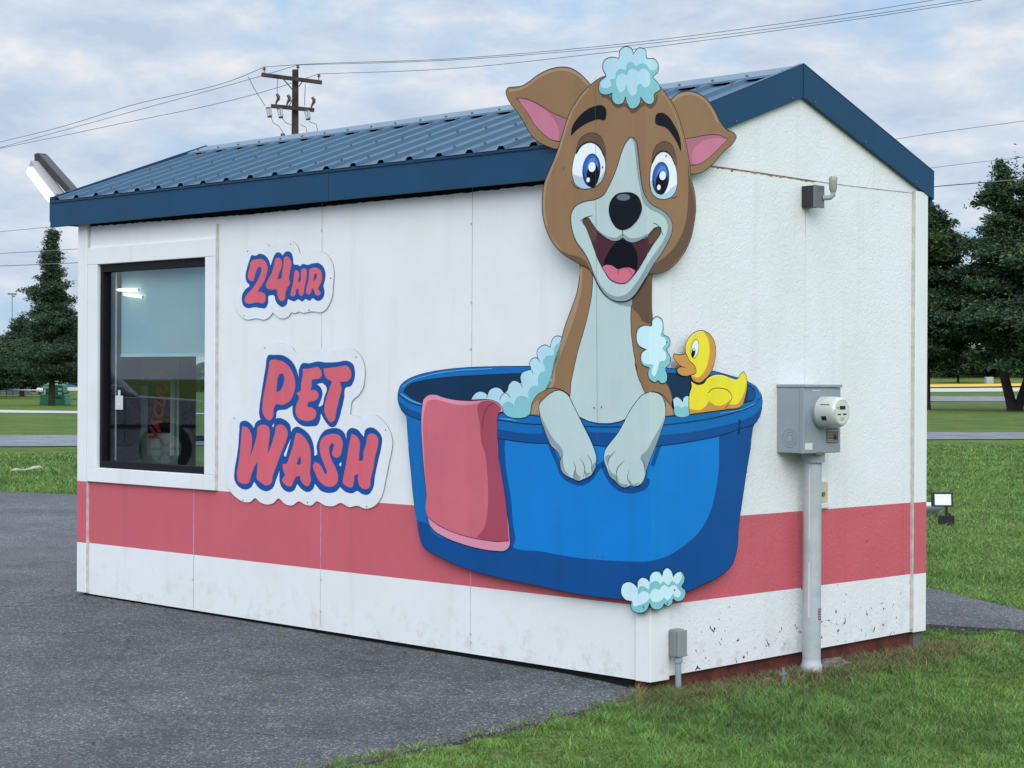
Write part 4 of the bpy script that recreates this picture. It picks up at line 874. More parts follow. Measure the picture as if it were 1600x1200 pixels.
letter(L3((980,330),(1030,345),(1060,400),(1055,470),(1037,530),(1005,545),(970,520),(978,460),(983,425),(968,415),(945,440),(942,490),(960,560),(1000,640),(1020,710),(1010,770),(970,800),(920,800),(860,760),(820,690),(798,612),(812,580),(850,598),(880,640),(905,695),(918,680),(900,610),(865,520),(855,440),(870,380),(910,345)), spw, 3.4)
letter(L3((1140,330),(1175,345),(1210,385),(1216,450),(1208,520),(1208,572),(1238,568),(1247,500),(1270,420),(1295,335),(1330,328),(1375,365),(1375,440),(1350,540),(1335,640),(1310,740),(1300,810),(1265,825),(1215,800),(1200,750),(1198,690),(1170,700),(1163,750),(1140,810),(1100,800),(1065,770),(1070,710),(1093,600),(1110,480),(1125,400)), spw, 3.4)
# ------------------------------------------------------------------ fittings on the gable wall
mb = thing('electric_meter', 'grey electric meter box with round glass meter on the gable wall', 'meter')
Y0, Y1, Z0, Z1 = 1.012, 1.330, 1.068, 1.418
D = .150
g = MB(); g.box((-.018, Y0, Z0), (D-.028, Y1, Z1-.012), M_GREYBOX); g.build('box_body', mb, bevel=.004)
g = MB(); g.box((D-.0275, Y0-.003, Z0-.002), (D, Y1+.003, Z1-.016), M_GREYBOX); g.build('cover', mb, bevel=.004)
g = MB(); g.box((-.018, Y0-.006, Z1-.0155), (D+.008, Y1+.008, Z1), M_GREYBOX); g.build('rain_lip', mb, bevel=.003)
M_KNOCK = mat('knockout', (.20, .235, .27), .5)
for r_ in (.046, .032, .019):
    g = MB(); pts = [(.062+r_*math.cos(k*math.pi/12), Y0-.0005, Z0+.075+r_*math.sin(k*math.pi/12)) for k in range(25)]; g.tube(pts, .0013, M_KNOCK, 6); g.build('knockout_ring', mb)
cyc, czc = 1.158, 1.278
M_MGL = mat('meter_shell', (.50, .53, .50), .18, .6, coat=.6); M_MRIM = mat('meter_rim', (.33, .36, .37), .35, .5, metal=.4)
g = MB(); g.tube([(D-.002, cyc, czc), (D+.018, cyc, czc)], .086, M_MRIM, 40); g.build('socket_ring', mb, bevel=.002)
g = MB(); g.tube([(D+.018, cyc, czc), (D+.10, cyc, czc), (D+.122, cyc, czc), (D+.130, cyc, czc)], [.080, .078, .074, .064], M_MGL, 48); g.build('meter_drum', mb)
fx = D+.1304
g = MB(); g.tube([(fx-.001, cyc, czc), (fx+.0006, cyc, czc)], .058, mat('meter_face', (.62, .64, .58), .3, .5), 40); fc = g.build('meter_face', mb)
g = MB(); g.box((fx+.0007, cyc-.022, czc+.014), (fx+.002, cyc+.026, czc+.032), M_INK); g.build('display', fc)
g = MB(); g.box((fx+.0007, cyc-.040, czc-.014), (fx+.0016, cyc-.012, czc-.008), M_INK); g.build('print', fc); g = MB(); g.box((fx+.0007, cyc+.006, czc-.014), (fx+.0016, cyc+.038, czc-.007), M_INK); g.build('print', fc); g = MB(); g.box((fx+.0007, cyc-.042, czc+.018), (fx+.0016, cyc-.034, czc+.027), M_INK); g.build('print', fc)
g = MB()
for k in range(3): g = MB(); g.box((fx+.0007, cyc-.018+.003*k, czc-.030-.006*k), (fx+.0014, cyc+.020-.003*k, czc-.0285-.006*k), M_SCREW); g.build('print', fc)
# printing on the side of the drum
def drum_patch(t0, t1, x0, x1, m):
    g = MB(); n = 6; r_ = .0798; vs = []
    for i in range(n+1):
        t_ = rad(t0+(t1-t0)*i/n); vs += [(x0, cyc+math.cos(t_)*r_, czc+math.sin(t_)*r_), (x1, cyc+math.cos(t_)*(r_-.0005), czc+math.sin(t_)*(r_-.0005))]
    g.add(vs, [(2*i, 2*i+1, 2*i+3, 2*i+2) for i in range(n)], m); g.keep = True; g.build('print', mb)
drum_patch(150, 153, D+.045, D+.10, M_INK); drum_patch(195, 212, D+.055, D+.085, M_INK)
M_TAG = mat('brown_label', (.14, .10, .09), .6)
def plate(name, y, z, w_, h, m, x=D+.0002, d=.0012, par=mb): g = MB(); g.box((x, y, z), (x+d, y+w_, z+h), m); return g.build(name, par)
lb = plate('warning_label', 1.205, Z0+.048, .105, .078, M_TAG)
for k, (a_, b_, c_) in enumerate(((.008, .062, .088), (.008, .046, .045), (.008, .034, .05), (.008, .016, .05), (.008, .008, .088))):
    plate('print_line', 1.205+a_, Z0+.048+b_, c_, .0035, M_CONC, D+.0015, .0008, lb)
g = MB(); c_ = (1.205+.078, Z0+.048+.032); g.add([(D+.0016, c_[0]-.016, c_[1]-.012), (D+.0016, c_[0]+.016, c_[1]-.012), (D+.0016, c_[0], c_[1]+.018)], [(0, 1, 2)], M_INK); g.keep = True; g.build('warning_triangle', lb)
plate('inspection_tag', 1.022, Z0+.018, .062, .034, M_WHITE); plate('lock_tab', 1.125, Z0-.008, .05, .013, mat('tab_brass', (.16, .15, .10), .5), D-.004, .008)
g = MB(); g.box((D+.0003, 1.08, 1.385), (D+.0012, 1.15, 1.3885), mat('scratch', (.6, .62, .63), .6)); g.build('scratch', mb)
# conduit
cd = thing('conduit_pipe', 'fat grey plastic conduit running from the meter box down into the ground', 'pipe')
py, pxx = 1.198, .070
g = MB(); g.tube([(pxx, py, Z0-.001), (pxx, py, Z0-.052)], .063, M_GREYBOX, 28); g.build('coupling', cd, bevel=.002)
g = MB(); g.tube([(pxx, py, Z0-.052), (pxx, py, .35), (pxx, py, -.02)], .0475, M_PVC, 32); g.build('pipe', cd)
g = MB(); g.tube([(pxx, py, .0), (pxx, py, -.02), (pxx, py, -.03), (pxx, py, -.12)], [.0478, .05, .056, .056], M_PVC, 32); g.build('bell_end', cd)
g = MB(); n = 8
def pipe_patch(t0, t1, z0, z1, m, name, r_=.0483):
    g = MB(); vs = []
    for i in range(n+1):
        t_ = rad(t0+(t1-t0)*i/n); vs += [(pxx+math.cos(t_)*r_, py+math.sin(t_)*r_, z0), (pxx+math.cos(t_)*r_, py+math.sin(t_)*r_, z1)]
    g.add(vs, [(2*i, 2*i+2, 2*i+3, 2*i+1) for i in range(n)], m); g.keep = True; return g.build(name, cd)
pipe_patch(-10, 42, .205, .265, M_TAG, 'small_label'); 
for k in range(4): pipe_patch(-6, 38, .213+k*.013, .218+k*.013, M_CONC, 'print_line', .0487)
M_PAINT = mat('paint_drip', (.60, .60, .62), .5); pipe_patch(-78, -66, .22, .50, M_PAINT, 'paint_smear', .0481); pipe_patch(-76, -67, .62, .98, M_PAINT, 'paint_smear', .0481)
# photocell and its junction box under the crack
pc = thing('photocell_light_sensor', 'small grey weatherproof box with a swivel photocell high on the gable wall', 'light sensor')
g = MB(); g.box((-.018, 1.213, 2.338), (.055, 1.295, 2.448), mat('dark_grey_box', (.022, .026, .03), .5)); g.build('junction_box', pc, bevel=.003)
g = MB(); g.box((.0551, 1.211, 2.334), (.066, 1.299, 2.450), mat('mid_grey', (.16, .17, .18), .5, noise=.2)); g.build('box_cover', pc, bevel=.003)
g = MB(); g.tube([(.066, 1.285, 2.385), (.095, 1.305, 2.388), (.105, 1.318, 2.400), (.105, 1.318, 2.42)], [.013, .014, .013, .012], mat('swivel_grey', (.30, .32, .32), .5), 14); g.build('swivel_arm', pc)
g = MB(); g.tube([(.105, 1.318, 2.415), (.105, 1.318, 2.43), (.105, 1.318, 2.47), (.105, 1.318, 2.49), (.105, 1.318, 2.498)], [.013, .02, .021, .023, .017], mat('sensor_grey', (.30, .32, .29), .4, .5), 18); g.build('sensor_head', pc)
# beige outlet plate half hidden by the pipe
ol = thing('outlet_plate', 'small yellowed beige outlet plate on the gable wall beside the fat pipe', 'outlet')
M_BEIGE = mat('yellowed_plastic', (.56, .52, .36), .6, noise=.15, nscale=30)
g = MB(); g.box((-.0185, 1.33, .795), (-.006, 1.445, .905), M_BEIGE); g.build('plate', ol, bevel=.003)
g = MB(); g.box((-.0185, 1.325, .765), (-.002, 1.455, .794), M_WHITE); g.build('sill_lip', ol, bevel=.003)
g = MB(); g.tube([(-.006, 1.40, .84), (.002, 1.40, .84)], .012, M_RUST, 10); g.build('socket_hole', ol)
# grey conduit body by the corner
cb = thing('conduit_outlet_body', 'small grey conduit box on a thin pipe rising from the ground at the hut corner', 'conduit box')
g = MB(); g.tube([(.035, .165, -.12), (.035, .165, .115)], .0145, M_GREYBOX, 16); g.build('thin_pipe', cb)
g = MB(); g.box((.0, .128, .108), (.05, .198, .245), mat('conduit_grey', (.20, .22, .22), .5, noise=.08)); g.build('box_body', cb, bevel=.012)
g = MB(); g.box((.0505, .134, .112), (.058, .204, .240), mat('conduit_cover', (.25, .275, .275), .5)); g.build('cover_plate', cb, bevel=.006)
g = MB(); g.tube([(.035, .165, .085), (.035, .165, .11)], .021, M_GREYBOX, 16); g.build('collar', cb)
# rubble stone and metal stake at the wall foot
def stone(p, r_, lab):
    bm = bmesh.new(); bmesh.ops.create_icosphere(bm, subdivisions=3, radius=1)
    for v in bm.verts:
        q = v.co; k = 1+.18*math.sin(q.x*5+p[1]*9)+.14*math.sin(q.y*7+1)+.1*math.sin(q.z*9); v.co = Vector((q.x*r_[0]*k, q.y*r_[1]*k, q.z*r_[2]*k))
    me = bpy.data.meshes.new('stone'); bm.to_mesh(me); bm.free(); me.materials.append(mat('stone_grey', (.14, .12, .10), .9, .2, noise=.5, nscale=18, bump=.6, bscale=40))
    o = bpy.data.objects.new('stone', me); COL.objects.link(o); o.location = p; return tag(o, lab, 'stone')
stone((.06, 1.39, -.06), (.07, .11, .04), 'lumpy grey stone on the ground right of the fat pipe')
stone((.10, .76, -.085), (.05, .09, .03), 'low grey rubble lump in the weeds midway between thin conduit and fat pipe')
g = MB(); g.box((.17, .808, -.15), (.178, .822, .005), M_KNOCK); g.box((.172, .79, -.03), (.176, .84, -.02), M_KNOCK); tag(g.build('metal_stake'), 'small grey metal stake standing in the weeds before the red sill', 'stake')

# ------------------------------------------------------------------ area lamp on the far end of the roof
al = thing('area_lamp', 'lit floodlight on a tilted dark arm above the left end of the roof', 'lamp')
A_, B_ = Vector(onA(117, 303, .35)), Vector(onA(66, 246, .35)); A2_, B2_ = Vector(onA(94, 308, .30)), Vector(onA(54, 256, .30))
M_BRONZE = mat('bronze_arm', (.035, .032, .035), .5, .4)
def beam(a, b_, hw, hh, m, name, par, up=Vector((0, 1, 0)), bevel=.004):
    d = (b_-a).normalized(); s_ = d.cross(up).normalized(); u = s_.cross(d)
    vs = [p+s_*i*hw+u*j*hh for p in (a, b_) for i, j in ((-1, -1), (1, -1), (1, 1), (-1, 1))]
    g = MB(); g.add(vs, [(0, 1, 2, 3), (7, 6, 5, 4), (0, 4, 5, 1), (1, 5, 6, 2), (2, 6, 7, 3), (3, 7, 4, 0)], m); return g.build(name, par, bevel)
beam(A_, B_, .026, .034, M_BRONZE, 'arm', al); beam(B_+(B_-A_)*.002, B_+(B_-A_)*.06+Vector((-.02, 0, -.02)), .029, .037, M_BRONZE, 'arm_cap', al)
beam(A2_, B2_, .027, .038, mat('lamp_housing_grey', (.32, .32, .33), .5), 'lamp_housing', al)
off = Vector((-.018, -.034, -.022)); beam(A2_+off+(B2_-A2_)*.02, B2_+off-(B2_-A2_)*.10, .026, .036, M_LAMP2, 'lit_lens', al)
beam(A_+Vector((.10, 0, -.10)), A_, .02, .02, M_BRONZE, 'bracket', al)
beam(Vector((-5.16, .37, 2.62)), A_+Vector((.10, 0, -.10)), .02, .02, M_BRONZE, 'bracket', al)

# ------------------------------------------------------------------ lawn furniture
fl = thing('ground_spotlight', 'small black square floodlight with white lens in the grass right of the hut', 'floodlight')
base = onG(1480, 822); dist = float(np.linalg.norm(base-CAM)); s_ = dist/F          # metres per photo pixel there
b0 = Vector(base); rt = Vector(RT); 
def lb_box(name, x0, x1, z0, z1, dep, m, back=0.0, tilt=0.0):
    g = MB(); fwv = Vector((FW[0], FW[1], 0)).normalized(); up_ = Vector((0, 0, 1)); vs = []
    for d_ in (back, back+dep):
        for (x, z) in ((x0, z0), (x1, z0), (x1, z1), (x0, z1)):
            vs.append(b0+rt*((x-1480)*s_)+up_*((822-z)*s_)+fwv*(d_+tilt*(822-z)*s_))
    g.add(vs, [(0, 1, 2, 3), (7, 6, 5, 4), (0, 4, 5, 1), (1, 5, 6, 2), (2, 6, 7, 3), (3, 7, 4, 0)], m); return g.build(name, fl, bevel=.003)
lb_box('housing', 1459, 1490, 793, 771, .08, M_INK, 0, .15); lb_box('lens', 1462, 1487, 790.5, 774, .004, mat('white_lens', (.72, .74, .74), .25, .5), -.006, .15)
lb_box('stem', 1478.5, 1482, 806, 793, .03, M_INK, .03); lb_box('base_block', 1470, 1491, 822, 806, .12, M_INK, 0); lb_box('fin', 1484.5, 1486, 807, 803, .1, M_INK, 0)
wc = thing('wash_hose_cover', 'low dark round lid with a pale cap half hidden behind the right hut corner', 'cover')
pb = Vector(onG(1447, 806)); pb.z = GZ
g = MB(); g.tube([pb, pb+Vector((0, 0, .05)), pb+Vector((0, 0, .09)), pb+Vector((0, 0, .12))], [.10, .14, .20, .205], M_GREYBOX, 28); g.build('lid', wc)
g = MB(); g.tube([pb+Vector((0, 0, .121)), pb+Vector((0, 0, .15))], [.07, .06], mat('pale_cap', (.6, .58, .5), .6), 20); g.build('cap', wc)
# pale broken branch on the left lawn
dp0, dp1 = Vector(onG(17, 740)), Vector(onG(66, 736))
g = MB(); mid = dp0.lerp(dp1, .5); pts = [dp0+Vector((0, 0, .05)), dp0.lerp(dp1, .18)+Vector((0, 0, .05)), dp0.lerp(dp1, .35)+Vector((0, 0, .035)), mid+Vector((0, 0, .04)), dp0.lerp(dp1, .7)+Vector((0, 0, .055)), dp0.lerp(dp1, .88)+Vector((0, 0, .06)), dp1+Vector((0, 0, .05))]
g.tube(pts, [.012, .03, .015, .015, .03, .035, .015], mat('bleached_wood', (.42, .38, .28), .9, noise=.4, nscale=20), 10); tag(g.build('fallen_branch'), 'pale bleached branch lying on the left lawn before the road', 'branch')

# ------------------------------------------------------------------ the pickup that the window mirrors
def pickup():
    T_ = thing('parked_pickup', 'silver grey pickup truck seen only mirrored in the window glass', 'pickup truck')
    fd = Vector((.57, -.82, 0)).normalized(); sd_ = Vector((.82, .57, 0)).normalized(); o = Vector((-18.4, -10.1, AZ))
    # local frame: a along the truck (front +), b towards the hut, c up; origin under the front wheel
    def L(a, b_, c): return o+fd*a+sd_*b_+Vector((0, 0, c))
    MP = mat('silver_paint', (.30, .32, .34), .25, .5, metal=.5, coat=.6, noise=.05); MG = mat('tinted_glass', (.015, .02, .025), .05, .6); MT = mat('tyre', (.012, .012, .013), .8, .2)
    def side(pr, b0_, b1_, m, name, par, bev=.03):
        g = MB(); g.prism(pr, lambda p, t: tuple(L(p[0], t, p[1])), b0_, b1_, m); return g.build(name, par, bev)
    def arch(cx_): return [(cx_+.47*math.cos(t_), .42+.47*math.sin(t_)) for t_ in np.linspace(math.pi*.97, .03*math.pi, 12)]
    low = [(-4.75, .5), (-4.75, 1.12), (-2.9, 1.14), (-2.7, 1.18), (-.35, 1.20), (.55, 1.14), (.86, 1.0), (.93, .52), (.60, .44)]
    low = [(.93, .52), (.86, 1.0), (.55, 1.14), (-.35, 1.20), (-2.9, 1.18), (-4.75, 1.14), (-4.75, .5)]+[(-4.1, .44)]+arch(-3.65)+[(-3.1, .44), (-.6, .44)]+arch(0)+[(.60, .44)]
    side(low, -1.9, 0, MP, 'body', T_)
    cab_ = [(-.40, 1.20), (-1.05, 1.80), (-1.35, 1.86), (-2.55, 1.86), (-2.85, 1.78), (-2.95, 1.18)]
    c_ = side(cab_, -1.78, -.12, MP, 'cab', T_, .06)
    side([(-.62, 1.23), (-1.12, 1.72), (-1.62, 1.76), (-1.62, 1.23)], -.119, -.105, MG, 'window', c_, 0); side([(-1.72, 1.23), (-1.72, 1.76), (-2.5, 1.76), (-2.72, 1.25)], -.119, -.105, MG, 'window', c_, 0)
    for a_ in (0, -3.65):
        g = MB(); g.tube([L(a_, -.24, .41), L(a_, -.03, .41), L(a_, .0, .41)], [.40, .40, .37], MT, 32); w_ = g.build('wheel', T_)
        g = MB(); g.tube([L(a_, -.02, .41), L(a_, .012, .41)], [.25, .23], M_STEEL, 24)
        g.build('rim', w_)
        for k in range(6):
            t_ = k*math.pi/3; g = MB(); g.tube([L(a_+.05*math.cos(t_), .02, .41+.05*math.sin(t_)), L(a_+.21*math.cos(t_), .02, .41+.21*math.sin(t_))], .02, M_INK, 6); g.build('spoke_gap', w_)
    side([(-.72, 1.22), (-.62, 1.36), (-.80, 1.40), (-.92, 1.24)], .02, .16, MP, 'wing_mirror', T_, .02)
    for a_ in (-.62, -1.66, -2.78): side([(a_, .5), (a_+.012, .5), (a_+.012, 1.17), (a_, 1.17)], .0005, .003, M_INK, 'door_gap', T_, 0)
    for a_ in (-1.55, -2.6): side([(a_, 1.0), (a_+.18, 1.0), (a_+.18, 1.04), (a_, 1.04)], .0, .03, M_STEEL, 'door_handle', T_, .008)
    side([(-4.6, .72), (.5, .72), (.5, .78), (-4.6, .78)], .0006, .012, M_INK, 'trim_strip', T_, 0)
    side([(.70, .80), (.885, .80), (.86, .96), (.62, .99)], -.25, .006, M_WHITE, 'headlight', T_, .01)
pickup()

# ------------------------------------------------------------------ far background, left
def frame_at(px_, py_):
    """local axes for something standing on the lawn at that photo point"""
    p = onG(px_, py_); d = float(np.dot(p-CAM, FW)); k = d/F; fw2 = Vector((FW[0], FW[1], 0)).normalized(); r2 = Vector((RT[0], RT[1], 0))
    def q(x, z, dep=0.0): return Vector(p)+r2*((x-px_)*k)+Vector((0, 0, (py_-z)*k))+fw2*dep
    return q, k
def fbox(q, x0, x1, z0, z1, d0, d1, m, name, par, bevel=0.0, inset=0.0):
    vs = [q(x, z, d_) for d_ in (d0, d1) for (x, z) in ((x0, z0), (x1, z0), (x1-inset, z1), (x0+inset, z1))]
    g = MB(); g.add(vs, [(0, 1, 2, 3), (7, 6, 5, 4), (0, 4, 5, 1), (1, 5, 6, 2), (2, 6, 7, 3), (3, 7, 4, 0)], m); return g.build(name, par, bevel)
q, k = frame_at(82, 633)
M_GREEN = mat('green_paint', (.02, .21, .10), .5, .4, noise=.2, nscale=2)
bn = thing('donation_bin', 'bright green donation bin with white marks standing behind the spruce trunk', 'bin')
fbox(q, 61, 102, 633, 616, 0, 1.4, M_GREEN, 'body', bn, .04, 1.5); fbox(q, 64.5, 98.5, 615.9, 600.5, .1, 1.3, M_GREEN, 'upper_body', bn, .10, 2)
fbox(q, 67, 75, 606.5, 604, .07, .12, M_WHITE, 'white_mark', bn); fbox(q, 68, 70.5, 616, 608, .06, .10, M_WHITE, 'white_mark', bn); fbox(q, 90, 95.5, 610, 606.5, .06, .12, M_WHITE, 'white_mark', bn); fbox(q, 90, 95.5, 616.5, 613, .05, .10, M_WHITE, 'white_mark', bn)
fbox(q, 85, 96, 622, 620.6, -.03, .0, M_INK, 'chute_slot', bn); fbox(q, 65, 98, 634, 632.8, -.02, 1.42, M_INK, 'skid', bn)
q, k = frame_at(110, 616)
M_RVW = mat('pale_vehicle', (.55, .57, .6), .35, .5); M_RVB = mat('vehicle_blue', (.05, .13, .25), .3, .5)
tv = thing('parked_camper', 'white camper with a blue band parked far behind the green bin', 'camper')
fbox(q, 97, 132, 612, 592, 0, 2.4, M_RVW, 'body', tv, .12); fbox(q, 99, 130, 604.5, 599, -.03, 0, M_RVB, 'window_band', tv)
for x in (104, 124):
    c = q(x, 612.5, .2); fw2 = Vector((FW[0], FW[1], 0)).normalized(); g = MB(); g.tube([c-fw2*.25, c+fw2*.05], 3.2*k, M_INK, 18); g.build('wheel', tv)
q2, k2 = frame_at(86, 617)
pv = thing('parked_van', 'pale grey van parked far behind the spruce trunk', 'van')
fbox(q2, 56, 88, 614, 606, 0, 2, M_RVW, 'body', pv, .15); fbox(q2, 60, 86, 606, 597, .1, 1.9, mat('van_glass', (.1, .12, .14), .2, .6), 'cabin', pv, .2, 4)
fbox(q2, 66, 84, 597, 595, .1, 1.9, mat('van_roof', (.35, .15, .10), .5), 'roof', pv, .05, 1)
for x in (62, 81):
    c = q2(x, 614.5, .1); g = MB(); g.tube([c-fw2*.25, c+fw2*.1], 2.6*k2, M_INK, 18); g.build('wheel', pv)
q, k = frame_at(0, 617)
sh = thing('grey_shed', 'grey shed with sloping pale roof at the far left edge', 'shed')
fbox(q, -40, 10, 617, 600, 0, 8, mat('shed_wall', (.13, .15, .17), .8), 'wall', sh)
vs = [q(-44, 600, -.5), q(13, 600, -.5), q(13, 600, 8.5), q(-44, 600, 8.5), q(-44, 586, 4), q(2, 586, 4)]
g = MB(); g.add(vs, [(0, 1, 5, 4), (2, 3, 4, 5), (1, 2, 5), (3, 0, 4), (0, 3, 2, 1)], mat('shed_roof', (.30, .34, .38), .6)); g.build('roof', sh)
# rail fence
q, k = frame_at(0, 622)
rf = thing('rail_fence', 'low pale rail fence crossing the far field on the left', 'fence')
g = MB(); g.tube([q(-60, 608.5), q(70, 609.5)], 1.0*k, M_RVW, 8); g.build('top_rail', rf)
M_WIREMESH = mat('fence_mesh', (.12, .10, .09), .9)
for i in range(14): g = MB(); x = -60+i*10; g.tube([q(x, 622), q(x, 608)], .5*k, M_WIREMESH, 6); g.build('post', rf)
for z in (612, 615.5, 619): g = MB(); g.tube([q(-60, z-.4), q(70, z+.5)], .35*k, M_WIREMESH, 6); g.build('wire', rf)
# stadium lamp
lp = thing('stadium_light_pole', 'tall thin floodlight pole far off at the left', 'light pole')
M_POLE = mat('galvanised_pole', (.16, .18, .21), .5)
q, k = frame_at(18.8, 600)
g = MB(); g.tube([q(18.8, 604), q(18.4, 460)], [1.0*k, .55*k], M_POLE, 10); g.build('pole', lp)
g = MB(); g.tube([q(12, 459.5), q(25, 460.5)], .6*k, M_POLE, 8); g.build('crossarm', lp)
for x in (13.5, 18.5, 23.5): fbox(q, x-1.6, x+1.6, 460.5, 458, -.3, .3, M_POLE, 'lamp_head', lp)
fbox(q, 18.8, 22.5, 464, 462, -.3, .3, M_POLE, 'lamp_head', lp)
# brick school building
q, k = frame_at(1500, 588)
sb = thing('brick_school', 'long low red brick building with white framed windows behind the trees', 'building')
def brick_mat():
    m = bpy.data.materials.new('far_brick'); m.use_nodes = True; t = m.node_tree; b = t.nodes['Principled BSDF']; tcn = N(t, 'ShaderNodeTexCoord')
    br_ = N(t, 'ShaderNodeTexBrick', Scale=3.0); br_.inputs['Color1'].default_value = (.22, .075, .05, 1); br_.inputs['Color2'].default_value = (.17, .06, .045, 1); br_.inputs['Mortar'].default_value = (.24, .17, .14, 1)
    t.links.new(tcn.outputs['Object'], br_.inputs['Vector']); t.links.new(br_.outputs['Color'], b.inputs['Base Color']); b.inputs['Roughness'].default_value = .9; return m
fbox(q, 1250, 1760, 589, 545, 0, 20, brick_mat(), 'wall', sb); fbox(q, 1246, 1764, 545, 538, -.6, 20.6, mat('flat_roof_edge', (.25, .24, .22), .8), 'roof', sb)
fbox(q, 1250, 1760, 589.5, 586.6, -.25, 0, M_CONC, 'plinth', sb)
M_WF = mat('white_frame', (.5, .5, .5), .6); M_WG = mat('far_glass', (.02, .035, .04), .15, .6)
for x in (1262, 1322, 1386, 1451, 1511, 1572, 1634, 1690):
    f_ = fbox(q, x, x+24, 581, 566, -.12, 0, M_WF, 'window', sb); fbox(q, x+1.5, x+11, 579, 567.5, -.16, -.121, M_WG, 'pane', f_); fbox(q, x+13, x+22.5, 579, 567.5, -.16, -.121, M_WG, 'pane', f_)
fbox(q, 1543.5, 1548.5, 588, 545, -4, -3.7, mat('portico_post', (.05, .03, .03), .7), 'portico_post', sb); fbox(q, 1536, 1560, 570, 560, -4.2, 0, mat('portico_roof', (.20, .07, .05), .8), 'portico', sb)
q, k = frame_at(1547, 600)
g_ = fbox(q, 1541.5, 1552.5, 600, 589, 0, 1.0, M_CONC, 'utility_cabinet', None, .05); tag(g_, 'pale grey box on the far lawn before the brick building', 'utility box')

# ------------------------------------------------------------------ trees
def leaf_mat(name, c0, c1, c2):
    m = bpy.data.materials.new(name); m.use_nodes = True; t = m.node_tree; b = t.nodes['Principled BSDF']
    g_ = N(t, 'ShaderNodeNewGeometry'); r = ramp(t, g_.outputs['Random Per Island'], [(0.0, c0), (0.5, c1), (1.0, c2)])
    tcn = N(t, 'ShaderNodeTexCoord'); nn = N(t, 'ShaderNodeTexNoise', Scale=.7, Detail=3.0); t.links.new(tcn.outputs['Object'], nn.inputs['Vector'])
    c = mixc(t, 1.0, r, ramp(t, nn.outputs['Fac'], [(0.35, (.72, .76, .78)), (0.65, (1.25, 1.2, 1.05))]), 'MULTIPLY')
    t.links.new(c, b.inputs['Base Color']); b.inputs['Roughness'].default_value = .75; b.inputs['Specular IOR Level'].default_value = .2; return m
M_PINE = leaf_mat('pine_needles', (.022, .050, .030), (.034, .070, .038), (.085, .135, .060))
M_SPR = leaf_mat('spruce_needles', (.022, .048, .032), (.034, .066, .040), (.080, .125, .065))
M_DEC = leaf_mat('oak_leaves', (.020, .046, .022), (.032, .066, .028), (.080, .125, .045))
M_BARK = mat('bark', (.045, .036, .030), .95, .1, noise=.4, nscale=6, bump=.6, bscale=20)
def leaf_mesh(name, C, size, par, m, flat=.5, asp=1.9):
    """one quad spray per centre"""
    n = len(C); C = np.asarray(C, float)
    a = RNG.normal(size=(n, 3)); a[:, 2] *= flat; a /= np.linalg.norm(a, axis=1)[:, None]
    b_ = RNG.normal(size=(n, 3)); b_ -= a*np.sum(a*b_, 1)[:, None]; b_ /= np.linalg.norm(b_, axis=1)[:, None]
    sz = size*RNG.uniform(.6, 1.35, n)[:, None]; a = a*sz*asp/2; b_ = b_*sz/2
    V = np.stack([C-a, C+b_*.8, C+a, C-b_*.8], 1).reshape(-1, 3)
    me = bpy.data.meshes.new(name); me.vertices.add(4*n); me.vertices.foreach_set('co', V.ravel())
    me.loops.add(4*n); me.loops.foreach_set('vertex_index', np.arange(4*n, dtype=np.int32))
    me.polygons.add(n); me.polygons.foreach_set('loop_start', np.arange(0, 4*n, 4, dtype=np.int32)); me.polygons.foreach_set('loop_total', np.full(n, 4, dtype=np.int32))
    me.materials.append(m); me.update(calc_edges=True)
    o = bpy.data.objects.new(name, me); COL.objects.link(o); o.parent = par; return o
